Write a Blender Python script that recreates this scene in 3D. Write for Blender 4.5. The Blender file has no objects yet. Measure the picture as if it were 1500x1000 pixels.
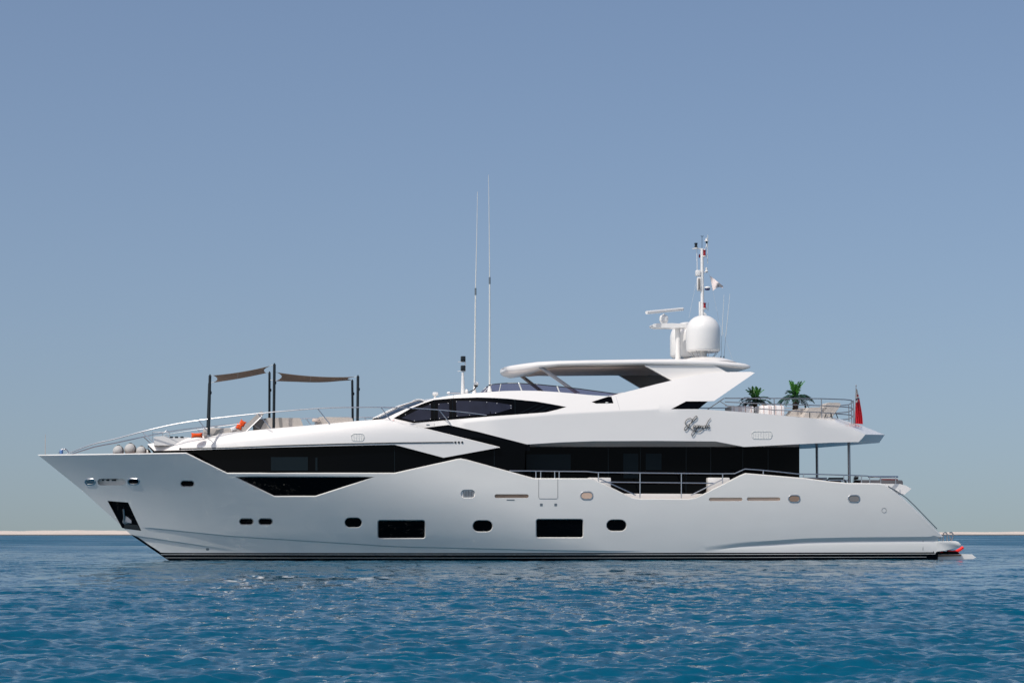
import bpy, math, random
import numpy as np
from mathutils import Vector, Matrix
from mathutils.geometry import delaunay_2d_cdt
random.seed(7); rng = np.random.default_rng(11)
SC = bpy.context.scene
COL = SC.collection

# ------------------------------------------------------------ camera, sky, sun, exposure
F = 2750.0                      # focal length in photo pixels (1500 wide)
CAMZ = 1.17
PITCH = math.atan((779.5 - 500.0) / F)
cam_d = bpy.data.cameras.new('camera'); cam = bpy.data.objects.new('camera', cam_d); COL.objects.link(cam)
cam_d.sensor_width = 36.0; cam_d.sensor_fit = 'HORIZONTAL'; cam_d.lens = 36.0 * F / 1500.0
cam_d.clip_start = 0.5; cam_d.clip_end = 20000
cam.location = (0, 0, CAMZ); cam.rotation_euler = (math.pi / 2 + PITCH, 0, 0)
SC.camera = cam

SUN_EL, SUN_AZ = math.radians(53), math.radians(216)   # azimuth from +Y clockwise: behind and left of the camera
sdir = Vector((math.sin(SUN_AZ) * math.cos(SUN_EL), math.cos(SUN_AZ) * math.cos(SUN_EL), math.sin(SUN_EL)))
sl = bpy.data.lights.new('sun', 'SUN'); so = bpy.data.objects.new('sun', sl); COL.objects.link(so)
sl.energy = 2.9; sl.angle = math.radians(0.53); sl.color = (1.0, 0.95, 0.885)
so.rotation_euler = sdir.to_track_quat('Z', 'Y').to_euler(); so.location = (-40, -40, 60)
W = bpy.data.worlds.new('World'); SC.world = W; W.use_nodes = True
wn = W.node_tree.nodes; wl = W.node_tree.links
bg = wn['Background']; sky = wn.new('ShaderNodeTexSky'); sky.sky_type = 'NISHITA'; sky.sun_disc = False
sky.sun_elevation = SUN_EL; sky.sun_rotation = SUN_AZ
sky.air_density = 1.0; sky.dust_density = 3.0; sky.ozone_density = 1.0; sky.altitude = 0
# hazy day: the clear-sky model's thin dark rim at the horizon is skipped by looking it up a few degrees higher
wtc = wn.new('ShaderNodeTexCoord'); wsx = wn.new('ShaderNodeSeparateXYZ'); wcx = wn.new('ShaderNodeCombineXYZ'); wmx = wn.new('ShaderNodeMath'); wmx.operation = 'MAXIMUM'; wmx.inputs[1].default_value = 0.0
wma = wn.new('ShaderNodeMath'); wma.operation = 'MULTIPLY_ADD'; wma.inputs[1].default_value = 0.82; wma.inputs[2].default_value = 0.076
wl.new(wtc.outputs['Generated'], wsx.inputs[0]); wl.new(wsx.outputs['X'], wcx.inputs['X']); wl.new(wsx.outputs['Y'], wcx.inputs['Y']); wl.new(wsx.outputs['Z'], wmx.inputs[0]); wl.new(wmx.outputs[0], wma.inputs[0]); wl.new(wma.outputs[0], wcx.inputs['Z'])
wl.new(wcx.outputs[0], sky.inputs['Vector']) if 'Vector' in sky.inputs else None
wtn = wn.new('ShaderNodeMix'); wtn.data_type = 'RGBA'; wtn.blend_type = 'MULTIPLY'; wtn.inputs['Factor'].default_value = 1.0; wtn.inputs['B'].default_value = (1.0, 1.015, 1.06, 1)   # white balance of the hazy air
wl.new(sky.outputs[0], wtn.inputs['A']); wl.new(wtn.outputs['Result'], bg.inputs['Color']); bg.inputs['Strength'].default_value = 0.113
SC.view_settings.view_transform = 'Standard'; SC.view_settings.look = 'None'
SC.view_settings.exposure = 0.0; SC.view_settings.gamma = 1.0
try:
    SC.cycles.max_bounces = 6; SC.cycles.transparent_max_bounces = 12; SC.cycles.caustics_reflective = True; SC.cycles.blur_glossy = 0.3
except Exception: pass

# ------------------------------------------------------------ materials
def mat(name, col, rough=0.5, metal=0.0, spec=0.5, coat=0.0, var=0.0, scale=6.0, bump=0.0, stretch=(1, 1, 1), coatr=0.05):
    m = bpy.data.materials.new(name); m.use_nodes = True
    n = m.node_tree.nodes; l = m.node_tree.links; p = n['Principled BSDF']
    p.inputs['Base Color'].default_value = (*col, 1); p.inputs['Roughness'].default_value = rough
    p.inputs['Metallic'].default_value = metal; p.inputs['Specular IOR Level'].default_value = spec
    p.inputs['Coat Weight'].default_value = coat; p.inputs['Coat Roughness'].default_value = coatr
    tc = n.new('ShaderNodeTexCoord'); mp = n.new('ShaderNodeMapping'); mp.inputs['Scale'].default_value = stretch
    l.new(tc.outputs['Object'], mp.inputs['Vector'])
    nz = n.new('ShaderNodeTexNoise'); nz.inputs['Scale'].default_value = scale; nz.inputs['Detail'].default_value = 5
    l.new(mp.outputs[0], nz.inputs['Vector'])
    if var > 0:
        mx = n.new('ShaderNodeMix'); mx.data_type = 'RGBA'
        mx.inputs['A'].default_value = (*[c * (1 - var) for c in col], 1); mx.inputs['B'].default_value = (*[min(1, c * (1 + var)) for c in col], 1)
        l.new(nz.outputs['Fac'], mx.inputs['Factor']); l.new(mx.outputs['Result'], p.inputs['Base Color'])
    if bump > 0:
        b = n.new('ShaderNodeBump'); b.inputs['Strength'].default_value = 1.0; b.inputs['Distance'].default_value = bump
        l.new(nz.outputs['Fac'], b.inputs['Height']); l.new(b.outputs['Normal'], p.inputs['Normal'])
    return m
M = {}
M['gel'] = mat('white_gelcoat', (0.78, 0.755, 0.72), 0.30, coat=0.3, var=0.02, scale=0.8, bump=0.004, stretch=(1, 1, 1.6), coatr=0.08)
M['hull'] = mat('hull_paint', (0.71, 0.70, 0.665), 0.25, coat=0.8, var=0.035, scale=0.7, bump=0.006, stretch=(1, 1, 1.8), coatr=0.06)
M['black'] = mat('black_paint', (0.002, 0.0025, 0.004), 0.15, spec=0.08)
M['glass'] = mat('tinted_black_glass', (0.001, 0.0014, 0.0022), 0.03, spec=0.07)
M['pane'] = mat('dim_window_pane', (0.007, 0.013, 0.017), 0.12, spec=0.08)
M['cover'] = mat('mesh_window_cover', (0.011, 0.014, 0.029), 0.6, spec=0.1, var=0.5, scale=2.5, stretch=(1, 1, 0.5))
M['dark'] = mat('dark_metal', (0.012, 0.017, 0.020), 0.35, metal=0.2)
M['chrome'] = mat('polished_steel', (0.60, 0.60, 0.61), 0.33, metal=1.0, var=0.05)
M['steel'] = mat('brushed_steel', (0.36, 0.36, 0.37), 0.45, metal=1.0)
M['beige'] = mat('beige_cushion', (0.47, 0.43, 0.39), 0.85, var=0.08, scale=9, bump=0.01)
M['strap'] = mat('grey_strap', (0.22, 0.21, 0.20), 0.8)
M['orange'] = mat('orange_fabric', (0.80, 0.09, 0.010), 0.8, var=0.08, bump=0.01)
M['white_fab'] = mat('white_fabric', (0.80, 0.78, 0.77), 0.85, var=0.04, scale=12, bump=0.008)
M['pink'] = mat('rust_strap', (0.50, 0.30, 0.25), 0.8)
M['sail'] = mat('taupe_sailcloth', (0.19, 0.128, 0.088), 0.85, var=0.06, scale=20)
M['taupe'] = mat('taupe_liner', (0.58, 0.48, 0.42), 0.6, var=0.04)
M['liner'] = mat('dark_liner', (0.27, 0.245, 0.23), 0.5)
M['fender'] = mat('fender_cover', (0.44, 0.435, 0.42), 0.75, var=0.05, scale=14)
M['plastic'] = mat('white_plastic', (0.77, 0.755, 0.725), 0.32, coat=0.2)
M['antenna'] = mat('fibreglass_whip', (0.62, 0.63, 0.60), 0.45)
M['red'] = mat('red_lens', (0.28, 0.006, 0.012), 0.2)
M['ired'] = mat('red_vinyl', (0.85, 0.012, 0.008), 0.4)
M['flagred'] = mat('ensign_cloth', (0.60, 0.012, 0.028), 0.85, var=0.12, scale=5)
M['burgee'] = mat('burgee_cloth', (0.72, 0.63, 0.60), 0.9, var=0.1, scale=7)
M['navy'] = mat('navy_cloth', (0.012, 0.02, 0.10), 0.85)
M['teak'] = mat('teak', (0.30, 0.17, 0.10), 0.7, var=0.2, scale=9)
M['brown'] = mat('bronze_slot', (0.30, 0.20, 0.14), 0.35, var=0.1)
M['tan'] = mat('tan_slot', (0.62, 0.44, 0.33), 0.5, var=0.05)
M['greyslot'] = mat('grey_fitting', (0.13, 0.16, 0.18), 0.5)
M['seam'] = mat('panel_seam', (0.16, 0.17, 0.175), 0.6)
M['trunk'] = mat('palm_trunk', (0.060, 0.040, 0.028), 0.9, var=0.5, scale=15, bump=0.02)
M['leafd'] = mat('palm_leaf', (0.012, 0.048, 0.030), 0.45, var=0.4, scale=3)
M['leafl'] = mat('young_palm_leaf', (0.055, 0.21, 0.025), 0.45, var=0.3, scale=3)
M['blueg'] = mat('blue_lamp', (0.10, 0.2, 0.42), 0.15)
M['darkgrey'] = mat('charcoal_cushion', (0.09, 0.09, 0.10), 0.85, var=0.1)
M['wine'] = mat('dark_red_fabric', (0.13, 0.03, 0.03), 0.85)
def tinted(name, col, fac):
    m = bpy.data.materials.new(name); m.use_nodes = True; n = m.node_tree.nodes; l = m.node_tree.links
    n.remove(n['Principled BSDF']); t = n.new('ShaderNodeBsdfTransparent'); t.inputs[0].default_value = (*col, 1)
    g = n.new('ShaderNodeBsdfPrincipled'); g.inputs['Base Color'].default_value = (0.03, 0.028, 0.05, 1); g.inputs['Roughness'].default_value = 0.05
    x = n.new('ShaderNodeMixShader'); x.inputs[0].default_value = fac
    l.new(t.outputs[0], x.inputs[1]); l.new(g.outputs[0], x.inputs[2]); l.new(x.outputs[0], n['Material Output'].inputs[0])
    return m
M['visor'] = tinted('violet_tinted_acrylic', (0.56, 0.49, 0.62), 0.30)
M['wsglass'] = tinted('blue_tinted_windshield', (0.20, 0.26, 0.38), 0.35)

# ------------------------------------------------------------ yacht frame and photo-measured points
YAW = math.radians(10.2)
O = np.array([-0.3, 82.0, 0.0])
EU = np.array([math.cos(YAW), math.sin(YAW), 0.0]); EV = np.array([-math.sin(YAW), math.cos(YAW), 0.0])
C0 = np.array([0, 0, CAMZ])
sp, cp = math.sin(PITCH), math.cos(PITCH)
def P(px, py, v=0.0):
    """the point of the yacht's own frame (aft, across, up) seen at a photo position when it lies v metres off the centreline"""
    x, y = (px - 750) / F, (500 - py) / F
    d = np.array([x, cp - y * sp, sp + y * cp])
    t = (v - (C0 - O) @ EV) / (d @ EV)
    r = C0 + t * d - O
    return np.array([r @ EU, v, r[2]])
def on(px, py, S, d=0.0):
    v = -3.0
    for _ in range(30):
        p = P(px, py, v); sv = S(p[0], p[2]); v = 0.4 * v + 0.6 * -(sv - (min(d, 0.7 * sv) if d > 0 else d))
    p = P(px, py, v); return p
def world(p): return O + p[0] * EU + p[1] * EV + np.array([0, 0, p[2]])

# ------------------------------------------------------------ mesh building
class MB:
    def __init__(s): s.v = []; s.f = []; s.m = []
    def add(s, vs, fs, mi=0):
        k = len(s.v); s.v.extend([tuple(map(float, p)) for p in vs])
        s.f.extend([tuple(i + k for i in f) for f in fs]); s.m.extend(mi if isinstance(mi, list) else [mi] * len(fs)); return s
    def loft(s, rows, close=False, mi=0, caps=False):
        n = len(rows[0]); vs = [p for r in rows for p in r]; fs = []
        for i in range(len(rows) - 1):
            for j in range(n if close else n - 1):
                a, b = i * n + j, i * n + (j + 1) % n; fs.append((a, b, b + n, a + n))
        if caps: fs += [tuple(range(n))[::-1], tuple(range((len(rows) - 1) * n, len(rows) * n))]
        return s.add(vs, fs, mi)
    def tube(s, pts, r, n=8, mi=0, r2=None, caps=True):
        pts = [np.array(p, float) for p in pts]; rows = []
        for i, p in enumerate(pts):
            a = pts[max(i - 1, 0)]; b = pts[min(i + 1, len(pts) - 1)]; d = b - a; d /= (np.linalg.norm(d) + 1e-9)
            h = np.array([0, 0, 1.]) if abs(d[2]) < 0.9 else np.array([1., 0, 0])
            x = np.cross(d, h); x /= np.linalg.norm(x); y = np.cross(d, x)
            rr = r if r2 is None else r + (r2 - r) * i / (len(pts) - 1)
            rows.append([p + rr * (math.cos(t) * x + math.sin(t) * y) for t in np.linspace(0, 2 * math.pi, n, endpoint=False)])
        return s.loft(rows, True, mi, caps)
    def lathe(s, c, prof, n=24, mi=0, axis=(0, 0, 1), sc=(1, 1)):
        ax = Vector(axis).normalized(); q = Vector((0, 0, 1)).rotation_difference(ax); rows = []
        for r, h in prof:
            rows.append([np.array(c) + np.array(q @ Vector((r * sc[0] * math.cos(t), r * sc[1] * math.sin(t), h))) for t in np.linspace(0, 2 * math.pi, n, endpoint=False)])
        return s.loft(rows, True, mi, True)
    def ell(s, c, rx, ry, rz, n=20, m=12, mi=0, pw=1.0):
        rows = []
        for i in range(m + 1):
            a = -math.pi / 2 + math.pi * i / m; ca, sa = max(math.cos(a), 1e-3), math.sin(a)
            ca = ca ** pw; sa = math.copysign(abs(sa) ** pw, sa)
            rr = []
            for t in np.linspace(0, 2 * math.pi, n, endpoint=False):
                ct, st = math.cos(t), math.sin(t); ct = math.copysign(abs(ct) ** pw, ct); st = math.copysign(abs(st) ** pw, st)
                rr.append((c[0] + rx * ca * ct, c[1] + ry * ca * st, c[2] + rz * sa))
            rows.append(rr)
        return s.loft(rows, True, mi, True)
    def box(s, a, b, r=0.02, mi=0, f=None):
        """rounded box between two corners; f maps points"""
        a, b = np.minimum(a, b), np.maximum(a, b); r = min(r, *(0.49 * (b - a)))
        c, h = (a + b) / 2, (b - a) / 2 - r; vs = []; fs = []
        k = 3; idx = {}
        import itertools
        ang = [0, math.pi / 4, math.pi / 2]
        def ring(z, inset):
            out = []
            for q, (sx, sy) in enumerate(((1, 1), (-1, 1), (-1, -1), (1, -1))):
                for t in ang:
                    tt = t + q * math.pi / 2; out.append((c[0] + sx * h[0] + (r - inset) * math.cos(tt), c[1] + sy * h[1] + (r - inset) * math.sin(tt), z))
            return out
        rows = [ring(c[2] - h[2] - r, r), ring(c[2] - h[2] - r * 0.7, r * 0.3), ring(c[2] - h[2], 0), ring(c[2] + h[2], 0), ring(c[2] + h[2] + r * 0.7, r * 0.3), ring(c[2] + h[2] + r, r)]
        if f: rows = [[f(np.array(p)) for p in rr] for rr in rows]
        return s.loft(rows, True, mi, True)
    def extr(s, poly, dv, mi=0):
        """polygon of 3D points extruded across by dv"""
        n = len(poly); q = [np.array(p) + np.array((0, dv, 0)) for p in poly]
        return s.loft([list(poly), q], True, mi, True)
    def build(s, name, mats, parent=None, origin=None, smooth=30, thing=None, fix=True):
        if not isinstance(mats, list): mats = [mats]
        o0 = np.array(origin if origin is not None else (0, 0, 0), float)
        me = bpy.data.meshes.new(name); me.from_pydata([tuple(np.array(p) - o0) for p in s.v], [], s.f)
        for m in mats: me.materials.append(m)
        me.polygons.foreach_set('material_index', s.m)
        if fix:
            import bmesh
            bm = bmesh.new(); bm.from_mesh(me); bmesh.ops.remove_doubles(bm, verts=bm.verts, dist=1e-5); bmesh.ops.recalc_face_normals(bm, faces=bm.faces); bm.to_mesh(me); bm.free()
        me.update()
        me.polygons.foreach_set('use_smooth', [True] * len(me.polygons))
        if smooth: me.set_sharp_from_angle(angle=math.radians(smooth))
        ob = bpy.data.objects.new(name, me); COL.objects.link(ob)
        if parent is not None: ob.parent = parent
        if thing: place(ob, o0); tag(ob, *thing)
        return ob
def place(o, p, rz=0):
    o.location = tuple(world(np.array(p, float))); o.rotation_euler = (0, 0, YAW + rz)
def tag(o, label=None, cat=None, group=None, kind=None):
    if label: o['label'] = label
    if cat: o['category'] = cat
    if group: o['group'] = group
    if kind: o['kind'] = kind
    return o
def thing(name, label, cat, origin, group=None):
    o = bpy.data.objects.new(name, None); COL.objects.link(o); o.empty_display_size = 0.3
    place(o, origin); return tag(o, label, cat, group)
def interp(x, xs, ys): return float(np.interp(x, xs, ys))
def sstep(a, b, x):
    t = min(1, max(0, (x - a) / (b - a))); return t * t * (3 - 2 * t)
def resample(poly, step=12, closed=True):
    out = []; n = len(poly)
    for i in range(n if closed else n - 1):
        a = np.array(poly[i], float); b = np.array(poly[(i + 1) % n], float); k = max(1, int(np.linalg.norm(b - a) / step))
        out += [tuple(a + (b - a) * j / k) for j in range(k)]
    if not closed: out.append(tuple(poly[-1]))
    return out
def area(p): return 0.5 * sum(p[i][0] * p[(i + 1) % len(p)][1] - p[(i + 1) % len(p)][0] * p[i][1] for i in range(len(p)))
def grow(poly, d, closed=True):
    """mitred offset in photo pixels; d>0 grows a closed polygon"""
    n = len(poly); sg = 1 if area(poly) > 0 else -1; out = []
    for i in range(n):
        p = np.array(poly[i], float)
        a = np.array(poly[i - 1] if (closed or i > 0) else poly[i], float); b = np.array(poly[(i + 1) % n] if (closed or i < n - 1) else poly[i], float)
        e = []
        for q in (p - a, b - p):
            L = np.linalg.norm(q)
            if L > 1e-6: e.append(np.array((q[1], -q[0])) / L)
        m = sum(e); m /= np.linalg.norm(m); k = max(0.5, m @ e[0])
        out.append(tuple(p + sg * d * m / k))
    return out
def inside(pts, poly):
    x, y = pts[:, 0], pts[:, 1]; r = np.zeros(len(pts), bool); n = len(poly)
    for i in range(n):
        x1, y1 = poly[i]; x2, y2 = poly[(i + 1) % n]
        if y1 == y2: continue
        c = ((y1 > y) != (y2 > y)) & (x < (x2 - x1) * (y - y1) / (y2 - y1) + x1); r ^= c
    return r
def dist(pts, a, b):
    a, b = np.array(a), np.array(b); d = b - a; t = np.clip(((pts - a) @ d) / (d @ d + 1e-12), 0, 1)
    return np.linalg.norm(pts - (a + t[:, None] * d), axis=1)
def sheet(mb, S, outline, holes=(), lines=(), step=0.35, mi=0, mifn=None, off=0.0, side=-1, zstep=None):
    """curved skin v = side*S(u,z): outline, holes and lines are (u,z) lists"""
    zstep = zstep or step
    vs = []; edges = []
    segs = []
    def loop(pl, closed):
        k = len(vs); vs.extend(pl); n = len(pl)
        for i in range(n if closed else n - 1):
            edges.append((k + i, k + (i + 1) % n)); segs.append((pl[i], pl[(i + 1) % n]))
    loop(outline, True)
    for h in holes: loop(h, True)
    for l in lines: loop(l, False)
    A = np.array(outline); g = np.array([(x, y) for x in np.arange(A[:, 0].min(), A[:, 0].max(), step) for y in np.arange(A[:, 1].min(), A[:, 1].max(), zstep)])
    if len(g):
        k = inside(g, outline)
        for h in holes: k &= ~inside(g, h)
        g = g[k]
        dm = np.full(len(g), 9.)
        for a, b in segs: dm = np.minimum(dm, dist(g, a, b))
        g = g[dm > 0.25 * min(step, zstep)]
        vs.extend([tuple(p) for p in g])
    V, E, T, *_ = delaunay_2d_cdt([Vector((float(a), float(b))) for a, b in vs], edges, [], 0, 1e-5)
    cen = np.array([(sum(V[i][0] for i in t) / len(t), sum(V[i][1] for i in t) / len(t)) for t in T])
    k = inside(cen, outline)
    for h in holes: k &= ~inside(cen, h)
    for i, t in enumerate(T):
        if len(t) == 3:
            (x1, y1), (x2, y2), (x3, y3) = [V[j] for j in t]
            if abs((x2 - x1) * (y3 - y1) - (x3 - x1) * (y2 - y1)) < 4e-5: k[i] = False
    fs = [tuple(t) for t, q in zip(T, k) if q]; mis = [mifn(*c) if mifn else mi for c, q in zip(cen, k) if q]
    mb.add([(p[0], side * (lambda sv: sv - (min(off, 0.7 * sv) if off > 0 else off))(S(p[0], p[1])), p[1]) for p in V], fs, mis)
def uz(poly, S, d=0.0): return [(lambda p: (p[0], p[2]))(on(x, y, S, d)) for x, y in poly]
def pts3(poly, S, d=0.0): return [on(x, y, S, d) for x, y in poly]
def mir(rows): return [[(p[0], -p[1], p[2]) for p in r] for r in rows]
def oval(cx, cy, w, h, n=8, p=2.0):
    r = h / 2; out = []
    if w > h:
        for s in (1, -1):
            for i in range(n + 1):
                a = -math.pi / 2 + math.pi * i / n; out.append((cx + s * (w / 2 - r + r * math.cos(a)), cy + s * r * math.sin(a)))
    return out
def rrect(x0, y0, x1, y1, r, n=3):
    out = []
    for cx, cy, a0 in ((x1 - r, y0 + r, -90), (x1 - r, y1 - r, 0), (x0 + r, y1 - r, 90), (x0 + r, y0 + r, 180)):
        for i in range(n + 1):
            a = math.radians(a0 + 90 * i / n); out.append((cx + r * math.cos(a), cy + r * math.sin(a)))
    return out

# ------------------------------------------------------------ yacht
YA = bpy.data.objects.new('motor_yacht', None); COL.objects.link(YA); place(YA, (0, 0, 0))
tag(YA, 'long white three deck motor yacht with black window bands lying on blue water', 'yacht')

# hull form
STEM = sorted([(lambda p: (p[2], p[0]))(P(x, y, 0)) for x, y in ((52, 662), (55, 665.5), (120, 717.5), (192, 783), (247, 820.5), (300, 850))])
SZ = [a for a, b in STEM]; SU = [b for a, b in STEM]
def stem(z): return interp(z, SZ, SU)
UA = P(1050, 750, -3.9)[0]
def Bbase(u, z):
    t = (u - stem(z)); h = min(1, max(0, z / 4.4))
    L = 19 - 3.5 * h; ex = 1.55 + 0.95 * h ** 1.3
    bm = 3.98 - 0.42 * max(0, 1 - z / 3.2) ** 2
    bm *= 1 - 0.07 * max(0, (u - UA) / 11.0) ** 2
    t = min(1, max(0, t / L)); return bm * (1 - (1 - t) ** ex)
def zline(pxs): 
    q = [on(x, y, Bbase) for x, y in pxs]; return [p[0] for p in q], [p[2] for p in q]
K1 = zline([(206, 771), (340, 784.5), (580, 799.5), (800, 805), (960, 807)])
K2 = zline([(191, 783), (240, 790), (300, 799), (365, 809.5)])
K3 = zline([(985, 806.5), (1040, 800), (1090, 794), (1180, 788), (1250, 786.5), (1381, 785.5)])
def Bh(u, z):
    b = Bbase(u, z)
    for K, d in ((K1, 0.045), (K2, 0.045)):
        if K[0][0] <= u <= K[0][-1]:
            s = np.interp(u, *K) - z; f = sstep(K[0][0], K[0][0] + 0.5, u) * (1 - sstep(K[0][-1] - 3, K[0][-1], u))
            b -= f * interp(s, [0, 0.04, 0.9], [0, d, d * 0.2])
    if u >= K3[0][0]:
        s = np.interp(u, *K3) - z; f = sstep(K3[0][0], K3[0][0] + 5, u)
        b += f * interp(s, [0, 0.17, 0.24, 0.42, 0.60, 0.8], [0, -0.095, -0.055, -0.01, 0.02, 0.05])
    return max(b, 0.0)
CAP = [(55, 665.5), (100, 665), (150, 664.3), (273, 662.5), (333, 692), (578, 692), (668, 672), (675, 671), (683, 672.5), (782, 699.8), (867, 700), (905, 718), (918, 724.5), (926, 728), (936, 729.8),
       (1008, 730), (1018, 728.5), (1030, 723), (1084, 695.5), (1092, 692.5), (1100, 693.2), (1180, 699.8), (1215, 704.5), (1240, 706.8), (1288, 707.3), (1295, 708.5), (1303, 713.5), (1324, 730), (1352, 756), (1381, 785)]
capr = resample(CAP, 12, False)
outr = grow(capr, -1.5 if area(capr) > 0 else 1.5, False)
outr = [(x, y) for x, y in outr]
# make sure the chamfer goes downwards/inwards on the hull side
if outr[40][1] < capr[40][1]: outr = grow(capr, 1.5 if area(capr) > 0 else -1.5, False)
hull_top = [on(x, y, Bh) for x, y in outr]
cap_in = [on(x, y, Bh, 0.09) for x, y in capr]
u0 = stem(hull_top[0][2]); hull_top[0] = np.array((u0, 0, hull_top[0][2])); cap_in[0] = np.array((stem(cap_in[0][2]) , 0, cap_in[0][2]))
ust = P(1375, 790, -3.6)[0]
z92 = on(1300, 792, Bh)[2]
low = [(hull_top[-1][0] - 0.16, hull_top[-1][2])] + [(hull_top[-1][0] - 0.16, z) for z in np.linspace(hull_top[-1][2] - 0.2, -0.5, 8)]
uend = low[-1][0]
bot = [(u, -0.5) for u in np.arange(uend - 0.5, stem(-0.5) + 0.3, -0.5)]
stm = [(stem(z), z) for z in np.linspace(-0.5, hull_top[0][2], 26)[:-1]]
outline = [(p[0], p[2]) for p in hull_top] + low + bot + stm
zb = {y: on(800, y, Bh)[2] for y in (807.6, 809.4, 811.5, 812.2, 816.3, 816.8)}
zs = sorted(zb.values())
EPS = 0.03
lines = []
for z in zs: lines.append([(u, z) for u in np.arange(stem(z) + 0.05, uend - 0.02, 0.6)])
BK = [(lambda p: (p[0], p[2]))(on(x, y, Bh)) for x, y in ((192.5, 782.3), (202, 786), (220, 798.5), (235, 808), (246, 815))]
BKz = [p[1] for p in BK][::-1]; BKu = [p[0] for p in BK][::-1]
lines.append([(u, z) for u, z in BK[:4]])
for K in (K1, K2):
    us = np.arange(K[0][0] + 0.08, K[0][-1], 0.3)
    for d in (-0.03, 0, 0.04, 0.08): lines.append([(u, float(np.interp(u, *K)) - d) for u in us])
us = np.arange(K3[0][0] + 1.5, uend - 0.05, 0.5)
for d in (-0.04, 0, 0.06, 0.12, 0.17, 0.205, 0.24, 0.33, 0.42): lines.append([(u, float(np.interp(u, *K3)) - d) for u in us if float(np.interp(u, *K3)) - d > zs[-1] + 0.03])
def himi(u, z):
    if z < BKz[-1] and u < interp(z, BKz, BKu): return 1
    if z > zs[5]: return 0
    if z > zs[4]: return 0
    if z > zs[3]: return 1
    if z > zs[2]: return 0
    if z > zs[1]: return 1
    if z > zs[0]: return 0
    return 1
# openings: (outline px, chamfer px, depth, material, name)
OPEN = []
LOWWIN = [(347, 698.6), (548, 698.6), (545, 700.3), (462, 725.7), (402, 725.7)]
OPEN.append((resample([(347, 698.6), (546, 698.6), (462, 725.7), (402, 725.7)], 20), 1.5, 0.09, 'glass', 'window'))
for cx, cy, w, h in ((274.5, 708, 18, 7), (361, 763.5, 19, 7.5), (389, 763.5, 19, 7.5)): OPEN.append((oval(cx, cy, w, h), 1.3, 0.16, 'glass', 'porthole'))
for cx, cy, w, h in ((517.5, 764.8, 24.5, 13.4), (707, 770, 28.5, 16), (903, 769, 28.5, 16)): OPEN.append((oval(cx, cy, w, h), 0.9, 0.06, 'glass', 'porthole'))
for a in ((554, 762, 622, 787.3), (786, 760.5, 853.5, 786.3)): OPEN.append((rrect(*a, 2.5), 1.3, 0.09, 'glass', 'window'))
OPEN.append((oval(685.5, 723, 20, 11), 0.9, 0.05, 'gel', 'vent'))
OPEN.append((oval(749.5, 726.3, 49, 4.6), 0.6, 0.08, 'brown', 'side_slot'))
OPEN.append((oval(1063, 731, 48, 4.2), 0.6, 0.08, 'tan', 'side_slot'))
OPEN.append((oval(1118.5, 730.6, 48, 4.2), 0.6, 0.08, 'tan', 'side_slot'))
OPEN.append((oval(163.5, 705.5, 40, 8.5), 0.7, 0.30, 'gel', 'mooring_opening'))
OPEN.append(([(158, 733.5), (187.5, 735.8), (206.5, 776.6), (179, 772.6)], 0.3, 0.16, 'black', 'anchor_pocket'))
holes = [uz(grow(p, g), Bh) for p, g, *_ in OPEN]
hb = MB()
sheet(hb, Bh, outline, holes, lines, step=0.4, mifn=himi, zstep=0.22)
sheet(hb, Bh, outline, (), lines, step=0.6, mifn=himi, side=1)
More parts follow.
